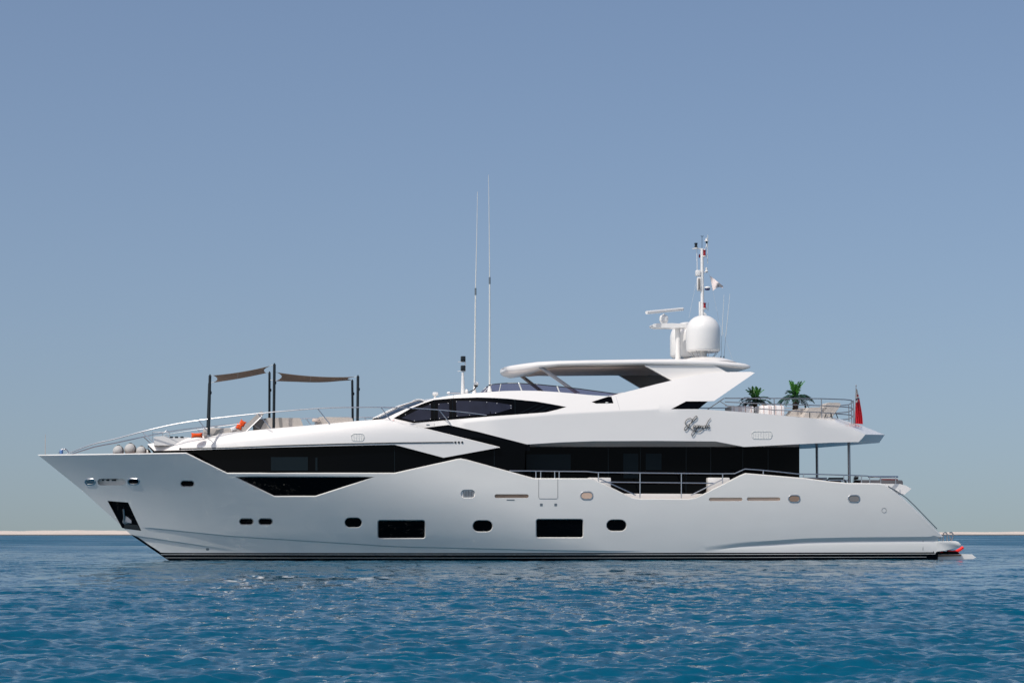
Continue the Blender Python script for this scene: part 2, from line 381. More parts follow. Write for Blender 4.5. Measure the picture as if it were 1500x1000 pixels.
# bright bulwark cap and inner face, both sides
inn = [np.array((p[0], min(p[1] + 0.10, 0), p[2])) for p in cap_in]
inl = [np.array((p[0], -(Bh(p[0], p[2] - 0.22) - 0.16), p[2] - 0.22)) if Bh(p[0], p[2] - 0.22) > 0.35 else q for p, q in zip(cap_in, inn)]
ncap = len(cap_in)
for r in ([hull_top, cap_in, inn, inl],): hb.loft(r); hb.loft(mir(r))
for (p, g, dep, mt, nm), h in zip(OPEN, holes):
    outer = [(u, -Bh(u, z), z) for u, z in h]; inner = pts3(p, Bh, dep)
    if nm != 'anchor_pocket': hb.loft([outer, inner], True)
hull = hb.build('hull', [M['hull'], M['black']], YA, smooth=22)
tag(hull, 'white hull with flared bow and black boot stripe')
for p, g, dep, mt, nm in OPEN:
    b = MB(); q = uz(grow(p, 0.3), Bh, dep + 0.002); sheet(b, Bh, q, step=0.5, off=dep + 0.002)
    x0 = min(a for a, _ in p); x1 = max(a for a, _ in p); y0 = min(a for _, a in p); y1 = max(a for _, a in p)
    if nm == 'anchor_pocket': b.loft([pts3(grow(p, 0.3), Bh), pts3(p, Bh, dep)], True)
    ob = b.build(nm, M[mt], YA if nm in ('anchor_pocket', 'mooring_opening', 'vent') else hull)
    if nm == 'vent':
        s = MB()
        for x in np.arange(x0 + 3, x1 - 2, 2.3): s.loft([[on(x, y0 + 1, Bh, 0.045), on(x, y1 - 1, Bh, 0.045)], [on(x + 0.8, y0 + 1, Bh, 0.012), on(x + 0.8, y1 - 1, Bh, 0.012)], [on(x + 1.2, y0 + 1, Bh, 0.045), on(x + 1.2, y1 - 1, Bh, 0.045)]])
        s.build('louvre', M['steel'], ob)
    if nm == 'anchor_pocket':
        tag(ob, 'black anchor pocket in the bow')
        s = MB(); D = lambda x, y, d=0.2: on(x, y, Bh, d)
        s.tube([D(181, 745, .11), D(182.5, 765, .06)], 0.045)
        s.loft([[D(175.5, 764.5, .12), D(177.5, 757.5, .13), D(182, 754, .13), D(188, 757.5, .13), D(192.5, 762, .12)], [D(177, 767.5, .05), D(179, 765, .03), D(182.5, 764, .01), D(188, 765, .03), D(192.5, 766, .06)], [D(178, 769, .12), D(179.5, 769, .12), D(182, 769, .12), D(188, 768.5, .12), D(192, 767, .12)]])
        s.build('anchor', M['steel'], ob)
        s = MB(); s.loft([[D(177, 766, .10), D(201.5, 768.5, .10)], [D(180, 772, .03), D(205.5, 775.8, .03)]]); s.build('lower_plate', M['dark'], ob)
    if nm == 'mooring_opening':
        for a, c in ((149, 152), (155, 160), (163, 170)):
            s = MB(); s.loft([[on(a, 701.8, Bh, .2), on(c, 701.8, Bh, .2)], [on(a + 1, 704, Bh, .2), on(c, 704, Bh, .2)], [on(a + 1, 704, Bh, .27), on(c, 704, Bh, .27)]]); s.build('bollard', M['dark'], ob)
# fairleads: chrome ovals proud of the hull
def ring(cx, cy, w, h, mi_in, name='fairlead', S=Bh, par=None):
    b = MB(); o = oval(cx, cy, w, h)
    b.loft([pts3(grow(o, 0.2), S, 0.0), pts3(grow(o, -0.4), S, -0.022), pts3(grow(o, -1.4), S, -0.022), pts3(grow(o, -1.9), S, 0.0)], True, 0)
    q = uz(grow(o, -1.8), S, -0.01); sheet(b, S, q, step=0.6, off=-0.01, mi=1)
    return b.build(name, [M['chrome'], M[mi_in]], par or hull)
ring(132, 705.5, 16, 9.5, 'steel'); ring(195.5, 705, 18, 9.5, 'black')
ring(859.5, 725.5, 19.5, 12.5, 'tan'); ring(1163.5, 730, 18.5, 11.5, 'brown'); ring(1251, 730, 18.5, 11.5, 'strap')
# small hull fittings
def patch(poly, S, name, mt, par, pr=0.004, step=0.6):
    b = MB(); sheet(b, S, uz(poly, S, -pr), step=step, off=-pr); return b.build(name, M[mt], par)
for x in (793, 814): patch(rrect(x - 2, 737, x + 2, 741, 0.5), Bh, 'gate_fitting', 'greyslot', hull)
patch(oval(748, 732, 12, 1.6), Bh, 'outlet', 'greyslot', hull); patch(oval(304, 804, 5, 3.4), Bh, 'outlet', 'greyslot', hull)
def seamline(poly, S, name, par, w=0.012, mt='seam', pr=0.006):
    b = MB(); b.tube([on(x, y, S, -pr) for x, y in resample(poly, 8, False)], w, 5); return b.build(name, M[mt], par)
seamline([(789, 701), (789, 728), (790.5, 730), (815.5, 730), (817, 728), (817, 701)], Bh, 'boarding_gate', hull, 0.008)
seamline([(1295 + 3.4 * math.cos(a), 747 + 3.4 * math.sin(a)) for a in np.linspace(0, 6.2832, 14)], Bh, 'filler_cap', hull, 0.006)
seamline([(1352, 791.5), (1352, 805.5)], Bh, 'platform_seam', hull, 0.014)

# --- forward upper side (coaming with the groove)
zA_b = zline([(190, 662), (226, 660), (280, 659), (400, 655), (500, 652.5), (578, 651), (650, 670), (732, 655), (760, 655)])
zA_t = zline([(190, 653), (216, 650), (260, 643.5), (300, 637.5), (340, 632.5), (405, 626.5), (450, 623), (483, 620), (520, 616.5), (562, 613.5), (617, 627), (732, 655)])
UB = [P(x, 640, -3.3)[0] for x in (190, 216, 300, 400, 560, 900)]
def SA(u, z):
    base = Bbase(u, 4.2) - interp(u, UB, [.55, .5, .22, .06, .04, .04])
    zt = np.interp(u, [P(x, 640, -3.4)[0] for x in (216, 340, 480, 562)], [P(216, 650, -2)[2], P(340, 632, -3.4)[2], P(480, 620, -3.4)[2], P(562, 613, -3.4)[2]])
    s = max(0, min(1.2, (z - zt + 0.95) / 0.95)); return max(base - 0.05 * s - 0.32 * s ** 4, 0.3)
UPA = [(216, 650), (230, 647.8), (260, 643.5), (300, 637.7), (340, 632.8), (405, 626.8), (450, 623), (483, 620), (520, 616.5), (562, 613.5)]
outA = UPA + [(600, 622.5), (620, 627.2), (732, 655), (650, 670), (578, 651), (500, 652.5), (400, 655), (280, 658.8), (226, 660)]
outAr = resample(outA, 12)
ab = MB(); oa = uz(outAr, SA); sheet(ab, SA, oa, step=0.4, zstep=0.16); sheet(ab, SA, oa, step=0.5, zstep=0.2, side=1)
w = [(u, -SA(u, z), z) for u, z in oa]; w2 = [(p[0], p[1] + 0.12, p[2]) for p in w]
ab.loft([w, w2], True); ab.loft(mir([w, w2]), True)
coam = ab.build('foredeck_coaming', M['gel'], YA, smooth=25)
# bright chamfer on the raked aft edge
b = MB(); ln = resample([(562, 613.2), (600, 622), (620, 626.8), (732, 654.8)], 10, False)
b.loft([pts3([(x, y + 0.9) for x, y in ln], SA, -0.004), pts3([(x, y - 0.5) for x, y in ln], SA, 0.08)]); b.build('edge_trim', M['gel'], coam)
ln = resample([(264, 657), (330, 655.3), (400, 652.6), (500, 649.8), (580, 648.3), (664, 647.4)], 10, False)
b = MB(); b.tube([on(x, y, SA, -0.015) for x, y in ln], 0.022, 6); b.build('rub_rail', M['dark'], coam)
b = MB()
for x in (264, 667, 672, 677):
    b = MB(); b.ell(on(x, 647.5 if x > 300 else 657, SA, -0.01), 0.05, 0.03, 0.045, 10, 6); b.build('nozzle', M['dark'], coam)
def louvres(x0, x1, y0, y1, S, par):
    b = MB(); o = rrect(x0, y0, x1, y1, (y1 - y0) * 0.42)
    b.tube([on(x, y, S, 0.0) for x, y in o + [o[0]]], 0.018, 5)
    for x in np.arange(x0 + 2.5, x1 - 1, 2.4): b.tube([on(x, y0 + 1, S, 0.0), on(x, y1 - 1, S, 0.0)], 0.014, 5)
    b.build('vent_grille', M['antenna'], par)
louvres(514.5, 533.5, 635, 645.5, SA, coam)

# --- forward glass band behind the hull and coaming
def SG(u, z): return max(min(Bbase(u, 3.8), 3.95) - 0.17 - interp(u, UB, [.45, .4, .12, 0, 0, 0]), 0.3)
gb = MB(); go = uz(resample([(224, 657), (224, 668), (278, 669), (335, 698), (582, 698), (676, 678), (768, 702), (770, 653), (750, 648), (700, 640), (660, 640), (578, 646)], 14), SG)
sheet(gb, SG, go, step=0.6); sheet(gb, SG, go, step=0.6, side=1)
a = P(768, 702, -3.78)
gb.loft([[P(771, 704, -3.76), P(771, 652, -3.76)], [P(771, 704, -2.9), P(771, 652, -2.9)]])
fg = gb.build('forward_window_band', M['glass'], YA)
patch([(397, 669), (451, 669), (451, 689), (397, 689)], SG, 'window_pane', 'pane', fg, 0.035)
patch([(462, 670), (465, 670), (465, 689), (462, 689)], SG, 'window_pane', 'pane', fg, 0.035)
for x in (578, 649, 724): seamline([(x, 656 if x > 600 else 652), (x, 691)], SG, 'window_seam', fg, 0.012, 'pane', 0.0)

# --- raked black stripe panel between the two white sides
def SK(u, z): return SC_(u, z) - 0.10
# --- upper deck side, wheelhouse and arch in one skin
UC = [P(x, 620, -3.4)[0] for x in (545, 570, 640, 720, 1000, 1170, 1268, 1300)]
VC = [2.75, 2.95, 3.35, 3.72, 3.80, 3.62, 3.20, 3.05]
S0 = lambda u, z: interp(u, UC, VC)
KR = (lambda q: ([p[0] for p in q], [p[2] for p in q]))([on(x, y, S0) for x, y in ((545, 616), (575, 620), (657, 621), (728, 614), (820, 606), (900, 602), (960, 599.5), (1020, 598.5), (1110, 605), (1190, 612), (1268, 636))])
ZBC = P(1000, 646, -3.8)[2]
def SC_(u, z):
    zr = float(np.interp(u, *KR)); v0 = interp(u, UC, VC)
    if z <= zr: return v0 - 0.03 * max(z - ZBC, -0.6)
    a = v0 - 0.03 * (zr - ZBC); s = z - zr
    return a - 0.45 * s - 0.05 * s * s
WTOP = [(563, 613.2), (580, 605), (600, 596.2), (622, 588), (636, 583.3), (660, 579), (680, 576.8), (700, 575.2), (720, 573.6), (740, 572.4), (765, 571.8), (790, 572.3), (820, 574.2), (845, 576.5), (870, 579), (893, 580.3)]
ARCH = [(903, 577.6), (918, 573.6), (935, 569.3), (960, 562.8), (985, 556.8), (1010, 551), (1035, 547), (1052, 545.2), (1070, 544.6), (1100, 544.4), (1105.5, 546)]
SLAB = [(1046, 587), (1037, 587.5), (1005, 587.5), (983, 599), (1020, 598.8), (1050, 600.5), (1075, 602.2), (1110, 605), (1150, 608.8), (1190, 612.3), (1220, 616), (1268, 636)]
CBOT = [(1258, 647), (1215, 648), (1170, 650.2), (1090, 654.2), (1048, 646.2), (960, 645.4), (870, 645.8), (820, 647.6), (772, 650.5), (700, 632), (657, 622), (638, 624.2), (617, 627)]
outC = WTOP + ARCH + SLAB + CBOT
WIN = [(577, 612.6), (602, 598.4), (622, 590.4), (636, 586), (664, 583.6), (700, 582.4), (722, 583), (744, 584.2), (786, 588.4), (829, 595.9), (815, 600), (800, 603.6), (760, 606.6), (720, 609.4), (666, 614), (606, 619.4)]
TRI = [(867, 588.4), (891, 580.9), (895.5, 580.9), (898.5, 590.4), (873, 590.8)]
RL = [[(u, float(np.interp(u, *KR)) + d) for u in np.arange(P(680, 618, -3.5)[0], P(970, 599, -3.6)[0], 0.25)] for d in (-0.05, -0.001, 0.05)]
cb = MB(); oc = uz(resample(outC, 12), SC_)
hw = uz(grow(resample(WIN, 14), 0.6), SC_); ht = uz(grow(TRI, 0.3), SC_)
ridge_line = [(u, float(np.interp(u, *KR)) - 0.001) for u in np.arange(P(680, 618, -3.5)[0], P(970, 599, -3.6)[0], 0.4)]
sheet(cb, SC_, oc, [hw, ht], RL, step=0.4, zstep=0.2); sheet(cb, SC_, oc, (), RL, step=0.5, zstep=0.3, side=1)
w = [(u, -SC_(u, z), z) for u, z in oc]; w2 = [(p[0], p[1] + 0.22, p[2]) for p in w]
cb.loft([w, w2], True); cb.loft(mir([w, w2]), True)
# inner skin of the arch so it is solid
archpoly = [p for p in [(893, 580.3)] + ARCH + [(1046, 587), (1037, 587.5), (1005, 587.5), (983, 599)]]
sheet(cb, SC_, uz(archpoly, SC_), step=0.5, off=0.22); sheet(cb, SC_, uz(archpoly, SC_), step=0.5, off=0.22, side=1)
cb.loft([[(u, -SC_(u, z), z) for u, z in hw], pts3(resample(WIN, 14), SC_, 0.05)], True)
cb.loft([[(u, -SC_(u, z), z) for u, z in ht], pts3(TRI, SC_, 0.05)], True)
# roof of the wheelhouse
def cross(near, n=9, crown=0.15, drop=0.0):
    rows = []
    for k in range(n):
        t = -1 + 2 * k / (n - 1); rows.append([(p[0], -abs(p[1]) * -t if True else 0, p[2] - drop + crown * (1 - t * t)) for p in near])
    return rows
roofedge = [on(x, y, SC_, 0.1) for x, y in resample(WTOP[3:] + ARCH[:2], 14, False)]
cb.loft(cross(roofedge, 9, 0.12, 0.02))
# upper deck floor aft and its tapered stern
slabedge = [on(x, y, SC_, 0.0) for x, y in resample(SLAB[3:], 10, False)]
nr = []
for i, p in enumerate(slabedge):
    f = sstep(P(1190, 612, -3.5)[0], slabedge[-1][0], p[0]); nr.append(f)
tipT, tipB = P(1296, 636.5, 0), P(1288, 648.3, 0)
rows = []; NR = 13
for k in range(NR):
    t = -1 + 2 * k / (NR - 1); a = 1 - abs(t); r = []
    for i, p in enumerate(slabedge):
        f = nr[i]
        uu = p[0] + (tipT[0] - slabedge[-1][0]) * f * a
        zc = p[2] + (0.10 * (1 - f) + 0.62 * f * (1 - f) * 4 * 0.42) * (1 - abs(t) ** 3)
        zz = zc + (tipT[2] - slabedge[-1][2]) * f * a
        r.append((uu, abs(p[1]) * t, zz))
    rows.append(r)
cb.loft(rows)
botedge = [on(x, y, SC_, 0.0) for x, y in resample(CBOT[:4], 8, False)]
brow = []
for k in range(NR):
    t = -1 + 2 * k / (NR - 1); a = 1 - abs(t)
    r = []
    for p in botedge:
        f = sstep(botedge[-1][0], botedge[0][0], p[0]); f = f * f
        r.append((p[0] + (tipB[0] - botedge[0][0]) * f * a, abs(p[1]) * t, p[2] + (tipB[2] - botedge[0][2]) * f * a + 0.12 * (1 - abs(t) ** 4) * (1 - f)))
    brow.append(r)
cb.loft(brow)
endT = [r[-1] for r in rows]; endB = [r[0] for r in brow]; cb.loft([endT, endB])
up = cb.build('upper_deck', M['gel'], YA, smooth=38)
tag(up, 'white upper deck side sweeping up into the radar arch')
# soffit over the side deck
sof = [(728, 655.4), (745, 653.5), (772, 650.6), (820, 647.7), (870, 645.9), (960, 645.5), (1048, 646.3), (1090, 654.3), (1170, 650.4)]
b = MB(); sr = resample(sof, 12, False); near = [on(x, y, SC_, 0.01) for x, y in sr]; inn_ = [P(x, 654.3 if x < 1090 else 654.4, -2.88) for x, y in sr]
b.loft([near, inn_]); b.loft(mir([near, inn_])); b.build('soffit', M['gel'], up)
# side window of the wheelhouse, covers and pillars
b = MB(); sheet(b, SC_, uz(grow(resample(WIN, 14), 0.4), SC_, 0.052), step=0.5, off=0.052); ww = b.build('wheelhouse_window', M['glass'], YA)
b = MB(); sheet(b, SC_, uz(grow(TRI, 0.3), SC_, 0.052), step=0.5, off=0.052); b.build('quarter_window', M['glass'], up)
b = MB(); b.ell(on(889, 589.6, SC_, 0.0), 0.07, 0.02, 0.03, 8, 6); b.build('quarter_light', M['antenna'], up)
COV = [[(588, 612), (616, 598), (631, 591.6), (631, 614), (607, 616.6)], [(641.6, 590.6), (658, 589.6), (658, 612), (641.6, 613.6)],
       [(668, 586.8), (689, 586.8), (713, 587.8), (728, 589.4), (750, 593), (750, 598), (726, 605.4), (688, 608.4), (669, 610.2)]]
for c in COV:
    o = patch(c, SC_, 'window_cover', 'cover', ww, -0.035)
DOTS = [(594, 607), (607, 616), (630, 592), (630.5, 613.5), (643, 592), (656.5, 590.5), (656.5, 611), (644, 612.5), (668.5, 588), (688.5, 587.5), (713, 589), (728, 590.5), (748.5, 593.8), (748.5, 597.5), (726, 604.6), (688, 607.5), (669.5, 609)]
for x, y in DOTS:
    b = MB(); b.ell(on(x, y, SC_, 0.03), 0.017, 0.012, 0.017, 8, 5); b.build('snap_fastener', M['plastic'], ww)
for x, y0, y1 in ((636, 587, 615), (663, 585, 613), (754.5, 586.5, 606)): seamline([(x, y0), (x, y1)], SC_, 'window_seam', ww, 0.010, 'pane', -0.046)
b = MB()
for k in range(3):
    b.tube([on(758 + 14 * k, 607 - k, SC_, 0.045), on(788 + 9 * k, 592 + 2.0 * k, SC_, 0.045), ], 0.014, 5)
b.build('window_louvre', M['pane'], ww)
for x, y0, y1 in ((636, 620, 626), (664, 577.5, 583)): seamline([(x, y0), (x, y1)], SC_, 'panel_joint', up, 0.008, 'seam', -0.004)
seamline([(902, 580), (905, 590), (908, 600)], SC_, 'panel_joint', up, 0.006, 'steel', -0.002)
patch(rrect(624.5, 621.2, 629.5, 623, 0.5), SC_, 'deck_light', 'greyslot', up)
louvres(1101, 1131, 631.5, 642.5, SC_, up)
# black stripe and black arch glass
def SKK(u, z): return SC_(u, z) - 0.07
patch(resample([(600, 619), (657, 618), (704, 629), (776, 649), (776, 660), (722, 660), (640, 640), (600, 627)], 12), SKK, 'black_side_panel', 'black', up, 0.0)
patch([(980, 600.5), (1004, 586.5), (1038.5, 586.5), (1021, 600.5)], SKK, 'arch_window', 'glass', up, 0.0)
# name in script letters
def L(x, y): return on(990 + x / 20.83, 600 + y / 20.83, SC_, -0.045)
STR = [[(505, 350), (500, 295), (445, 262), (365, 280), (300, 345), (288, 410), (330, 458), (400, 450), (465, 405), (530, 345), (600, 290), (648, 232), (640, 192), (595, 205), (540, 270), (480, 370), (420, 460), (380, 540), (330, 605), (285, 622), (262, 585), (295, 520), (355, 500), (420, 535), (490, 590), (560, 640), (640, 662), (720, 660), (780, 622), (850, 565)],
       [(530, 540), (585, 515), (595, 478), (555, 470), (528, 510), (532, 555), (565, 575), (610, 545)], [(675, 480), (635, 478), (612, 520), (628, 552), (660, 525), (684, 475), (655, 560), (605, 650), (560, 745), (512, 792), (482, 765), (498, 700), (560, 640), (620, 590), (690, 550)],
       [(690, 530), (725, 510), (728, 478), (700, 478), (686, 515), (694, 555), (730, 560)], [(752, 478), (745, 565), (770, 505), (800, 480), (806, 505), (800, 562), (830, 555)], [(905, 482), (858, 485), (832, 530), (850, 568), (890, 540), (935, 450), (990, 340), (1062, 255)], [(940, 440), (910, 560), (935, 562)],
       [(955, 530), (1015, 508), (1030, 474), (990, 468), (958, 510), (965, 558), (1005, 572), (1045, 545)]]
b = MB()
def spline(p, k=4):
    out = []; p = [p[0]] + list(p) + [p[-1]]
    for i in range(1, len(p) - 2):
        a, b_, c, d = [np.array(q, float) for q in p[i - 1:i + 3]]
        for j in range(k):
            t = j / k; out.append(0.5 * (2 * b_ + (c - a) * t + (2 * a - 5 * b_ + 4 * c - d) * t * t + (3 * b_ - a - 3 * c + d) * t ** 3))
    return out + [np.array(p[-1], float)]
for s_ in STR: b.tube([L(*q) for q in spline(s_)], 0.0145 if s_ is STR[0] else 0.013, 6)
nm = b.build('name_lettering', M['dark'], up); tag(nm, 'dark raised script lettering reading Legende')

# windshield
Wn = [(563, 613.2), (582, 604.2), (602, 595.5), (622, 588)]; Wc = [(546, 613.5), (564, 604), (584, 594.5), (606, 588.2)]
rows = []
for k in range(13):
    t = -1 + 2 * k / 12; r = []
    for (a, b1), (c, d) in zip(Wn, Wc):
        pn = on(a, b1, SC_, 0.06); pc = P(c, d, 0); f = abs(t) ** 2.2
        q = pc + (pn - pc) * f; q[1] = abs(pn[1]) * t; r.append(q)
    rows.append(r)
b = MB(); b.loft(rows); ws = b.build('windshield', M['glass'], YA)
for k in (3, 6, 9):
    b = MB(); b.tube([np.array(p) + (-0.01, 0, 0.01) for p in rows[k]], 0.016, 6); b.build('windshield_mullion', M['steel'], ws)
b = MB(); b.tube([np.array(r[-1]) + (0, 0, .03) for r in rows], 0.05, 6); b.build('windshield_header', M['gel'], up)
# link front roof to header
b = MB(); b.loft([[r[-1] for r in rows], [(roofedge[3][0], abs(roofedge[3][1]) * (-1 + 2 * k / 12), roofedge[3][2] + 0.10 * (1 - (-1 + 2 * k / 12) ** 2)) for k in range(13)]]); b.build('roof_brow', M['gel'], up)

# --- decks
foreedge = [on(x, y, SA, 0.08) for x, y in resample(UPA, 12, False)]
b = MB(); b.loft(cross(foreedge, 9, 0.04, 0.06)); 
pe = foreedge[0]; b.loft([[(pe[0], pe[1] * t, pe[2] - 0.04) for t in np.linspace(-1, 1, 5)], [(pe[0] + 0.1, pe[1] * t, pe[2] - 0.75) for t in np.linspace(-1, 1, 5)]])
fd = b.build('foredeck', M['gel'], YA); ZF = lambda px: P(px, interp(px, [p[0] for p in UPA], [p[1] for p in UPA]), -3.2)[2] - 0.05
us_ = np.linspace(stem(4.2) + 0.2, P(300, 670, -3)[0], 14); zb_ = P(160, 664, -1.5)[2] - 0.28
b = MB(); b.loft([[(u, -max(Bbase(u, 4.2) - 0.12, .02) * t, zb_) for u in us_] for t in np.linspace(-1, 1, 5)]); b.build('mooring_deck', M['teak'], YA)
zd = P(970, 738, -3.5)[2]; us_ = np.linspace(P(700, 700, -3)[0], P(1300, 700, -3)[0], 16)
b = MB(); b.loft([[(u, (Bbase(u, 3) - 0.12) * t, zd) for u in us_] for t in np.linspace(-1, 1, 5)]); b.build('main_deck', M['teak'], YA)

# --- saloon wall, sill, bulkhead
S29 = lambda u, z: 2.9
b = MB(); sheet(b, S29, uz([(738, 652), (1171, 652), (1171, 745), (738, 745)], S29), step=2)
sheet(b, S29, uz([(738, 652), (1171, 652), (1171, 745), (738, 745)], S29), step=2, side=1)
e0, e1 = P(1171, 650, -2.9), P(1171, 745, -2.9); b.loft([[e0, e1], [(e0[0], 2.9, e0[2]), (e1[0], 2.9, e1[2])]])
sal = b.build('saloon_window_band', M['glass'], YA)
for a in ((768, 665, 836, 688), (913, 664, 935, 700), (946, 664, 969, 688), (1044, 658.5, 1086, 674), (1044, 676, 1086, 689)): patch([(a[0], a[1]), (a[2], a[1]), (a[2], a[3]), (a[0], a[3])], S29, 'window_pane', 'pane' if a[0] < 1040 else 'glass', sal, 0.006)
for x in (754, 891, 938, 1005, 1041, 1088, 1125): seamline([(x, 655), (x, 722)], S29, 'window_seam', sal, 0.016, 'pane', 0.0)
b = MB(); b.box(P(740, 742, -2.95), P(1171, 723.6, -2.85), 0.02); sill = b.build('saloon_sill', M['gel'], YA)
for a, c_ in ((862, 892.5), (1037.5, 1066)):
    b = MB(); b.box(P(a, 722, -3.3), P(c_, 699.6, -2.96), 0.04); b.build('side_locker', M['gel'], YA)

# --- hardtop
HU = [(738, 540.5), (742, 0), (752, 0), (768, 0), (790, 0), (830, 0), (900, 0), (960, 0), (1020, 0), (1060, 0), (1085, 0), (1096, 0), (1099, 0)]
stat = [  # px at centreline-ish, half width, edge py (mid), crown py, bottom py   (given at v=-hw edge)
    (738.2, 0.04, 540.4, 540.2, 540.6), (738.6, 0.22, 540.35, 539.6, 541.1), (739.6, 0.5, 540.3, 538.7, 541.9), (741.5, 0.8, 540.1, 537.7, 542.9), (745.5, 1.08, 539.6, 536.7, 544.2), (752.0, 1.35, 538.8, 535.3, 545.6), (768.0, 1.95, 536.6, 532.8, 545.8), (790.0, 2.35, 534.3, 529.8, 541.5),
    (820.0, 2.62, 532.8, 528.3, 537.3), (870.0, 2.72, 531.8, 527.2, 536.9), (940.0, 2.72, 531.0, 526.0, 536.2), (1000.0, 2.72, 531.5, 525.5, 537), (1045.0, 2.70, 532.8, 526.5, 538),
    (1070.0, 2.60, 534.5, 529.5, 539.5), (1084.0, 2.5, 535.6, 531.0, 541.0), (1092.0, 2.42, 536.6, 532.3, 541.2), (1096.5, 2.3, 537.2, 533.8, 540.8), (1099.0, 2.15, 537.6, 535.4, 539.9), (1099.8, 1.9, 537.8, 537.2, 538.4)]
rows = []; inner = []
for px, hw_, ye, yt, yb in stat:
    e = P(px, ye, -hw_); t_ = P(px, yt, -hw_ * 0.86); bb = P(px, yb, -hw_ * 0.86); r = []; ht_ = t_[2] - e[2]; hb_ = e[2] - bb[2]
    for q in np.linspace(0, 2 * math.pi, 44, endpoint=False):
        ca, sa = -math.cos(q), math.sin(q); x = math.copysign(abs(ca) ** 0.32, ca); z = abs(sa) ** 0.62
        r.append((e[0], hw_ * x, e[2] + (ht_ * z + 0.03 * z if sa >= 0 else -hb_ * z)))
    rows.append(r); inner.append((e[0], bb[2], hw_))
b = MB(); b.loft(rows, True, 0, True); hard = b.build('hardtop', M['gel'], YA, smooth=50); tag(hard, 'long white hardtop roof with taupe ceiling')
b = MB(); sel = [q for q in inner if P(800, 537, -2.4)[0] < q[0] < P(1000, 537, -2.6)[0]]
us_ = np.linspace(P(797, 537, -2.4)[0], P(990, 537, -2.6)[0], 10)
iu = [q[0] for q in inner]; iz = [q[1] for q in inner]
b.loft([[(u, (min(2.42, 1.9 + (u - us_[0]) * 0.6)) * t, interp(u, iu, iz) - 0.012) for u in us_] for t in np.linspace(-1, 1, 5)]); b.build('ceiling_panel', M['taupe'], hard)
# raised centre of the roof
cs = []
for px, hh, y in ((762, 1.0, 534), (772, 1.5, 531.5), (785, 1.7, 529.6), (830, 1.8, 528.2), (900, 1.8, 526.4), (960, 1.8, 525.4), (1010, 1.8, 525), (1060, 1.7, 527.5), (1075, 1.3, 531)):
    e = P(px, y, -hh); cs.append([(e[0], hh * q, e[2] - 0.16 + 0.16 * (1 - abs(q) ** 5)) for q in np.linspace(-1, 1, 13)])
b = MB(); b.loft(cs); b.build('roof_hatch_cover', M['gel'], hard, smooth=40)
c = P(1035, 531, -1.35)
b = MB(); rim = P(1035, 524.5, -1.35)[2]
for s in (-1, 1): b.lathe((c[0], 1.35 * s, c[2]), [(1.35, 0), (1.1, 0.10), (0.75, 0.20), (0.45, rim - c[2] + 0.02), (0.01, rim - c[2] + 0.03)], 32, sc=(1, 0.8))
b.build('dome_plinth', M['gel'], hard, smooth=60)
# fins joining arch and roof
FIN = [(946, 534.6), (1046, 535), (1056, 540), (1067, 546), (1040, 549), (1010, 553), (988, 559.5)]
for s in (-1, 1):
    b = MB(); q = [P(x, y, -2.62) for x, y in FIN]; q = [(p[0], s * 2.62, p[2]) for p in q]
    b.extr(q, -s * 0.14, 0); fin = b.build('arch_fin', M['gel'], up)
    b = MB(); q2 = [(p[0], s * 2.475, p[2]) for p in q]; b.add(q2, [tuple(range(len(q2)))]); b.build('fin_liner', M['liner'], up, smooth=0)
b = MB(); fr = [P(x, y, -2.63) for x, y in ((944.5, 535), (987, 558))]
b.tube(fr, 0.035, 6); b.build('fin_edge', M['gel'], up)
# arch top closing between side skin and fins
at = [on(x, y, SC_, 0.2) for x, y in resample(ARCH[3:], 10, False)]
at2 = [(p[0], min(-2.45, p[1] + 0.5), p[2]) for p in at]
for r_ in ([at, at2], mir([at, at2])):
    b = MB(); b.loft(r_); b.build('arch_cap', M['gel'], up)
# struts
for a, c, v in (((790, 537.5), (831, 566), -2.25),):
    p, q = P(*a, v), P(*c, v)
    for s in (1, -1):
        b = MB(); x = np.array((p[0], p[1] * s, p[2])); y = np.array((q[0] + 0.35, q[1] * s * 1.12, q[2] - 0.3))
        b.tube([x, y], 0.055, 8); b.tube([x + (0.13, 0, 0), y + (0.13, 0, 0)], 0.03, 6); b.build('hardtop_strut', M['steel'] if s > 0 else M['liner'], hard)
    
# flybridge visor
VS = [(908, 578.5, 905, 577.0, -2.72), (880, 579, 878, 573.3, -2.72), (850, 577.5, 848, 569.2, -2.74), (820, 576, 816, 565.6, -2.75), (790, 574, 786, 562.6, -2.74), (765, 574, 760, 561.2, -2.66), (745, 574, 744, 561.0, -2.45),
      (731, 574, 734, 561.6, -2.0), (719, 574, 726, 562.3, -1.4), (709, 574, 720, 563.2, -0.7), (704, 574.5, 718, 564.4, 0)]
base = [P(a, b_, v) for a, b_, c_, d_, v in VS]; top = [P(c_, d_, v * 0.97) for a, b_, c_, d_, v in VS]
base = base + [np.array((p[0], -p[1], p[2])) for p in base[-2::-1]]; top = top + [np.array((p[0], -p[1], p[2])) for p in top[-2::-1]]
b = MB(); b.loft([base, top]); vis = b.build('flybridge_windscreen', M['visor'], YA)
b = MB(); b.tube(top, 0.022, 6); b.build('windscreen_frame', M['dark'], vis)
for k in (3, 5, 7, 9, 11, 13, 15, 17):
    b = MB(); b.tube([base[k], top[k]], 0.03 if k in (3, 5) else 0.018, 6); b.build('windscreen_post', M['antenna'], vis)
for k, r in ((5, .03), (9, .03), (4, .02)):
    b = MB(); b.ell(top[k], r, r, r, 8, 6); b.build('courtesy_light', M['chrome'], vis)

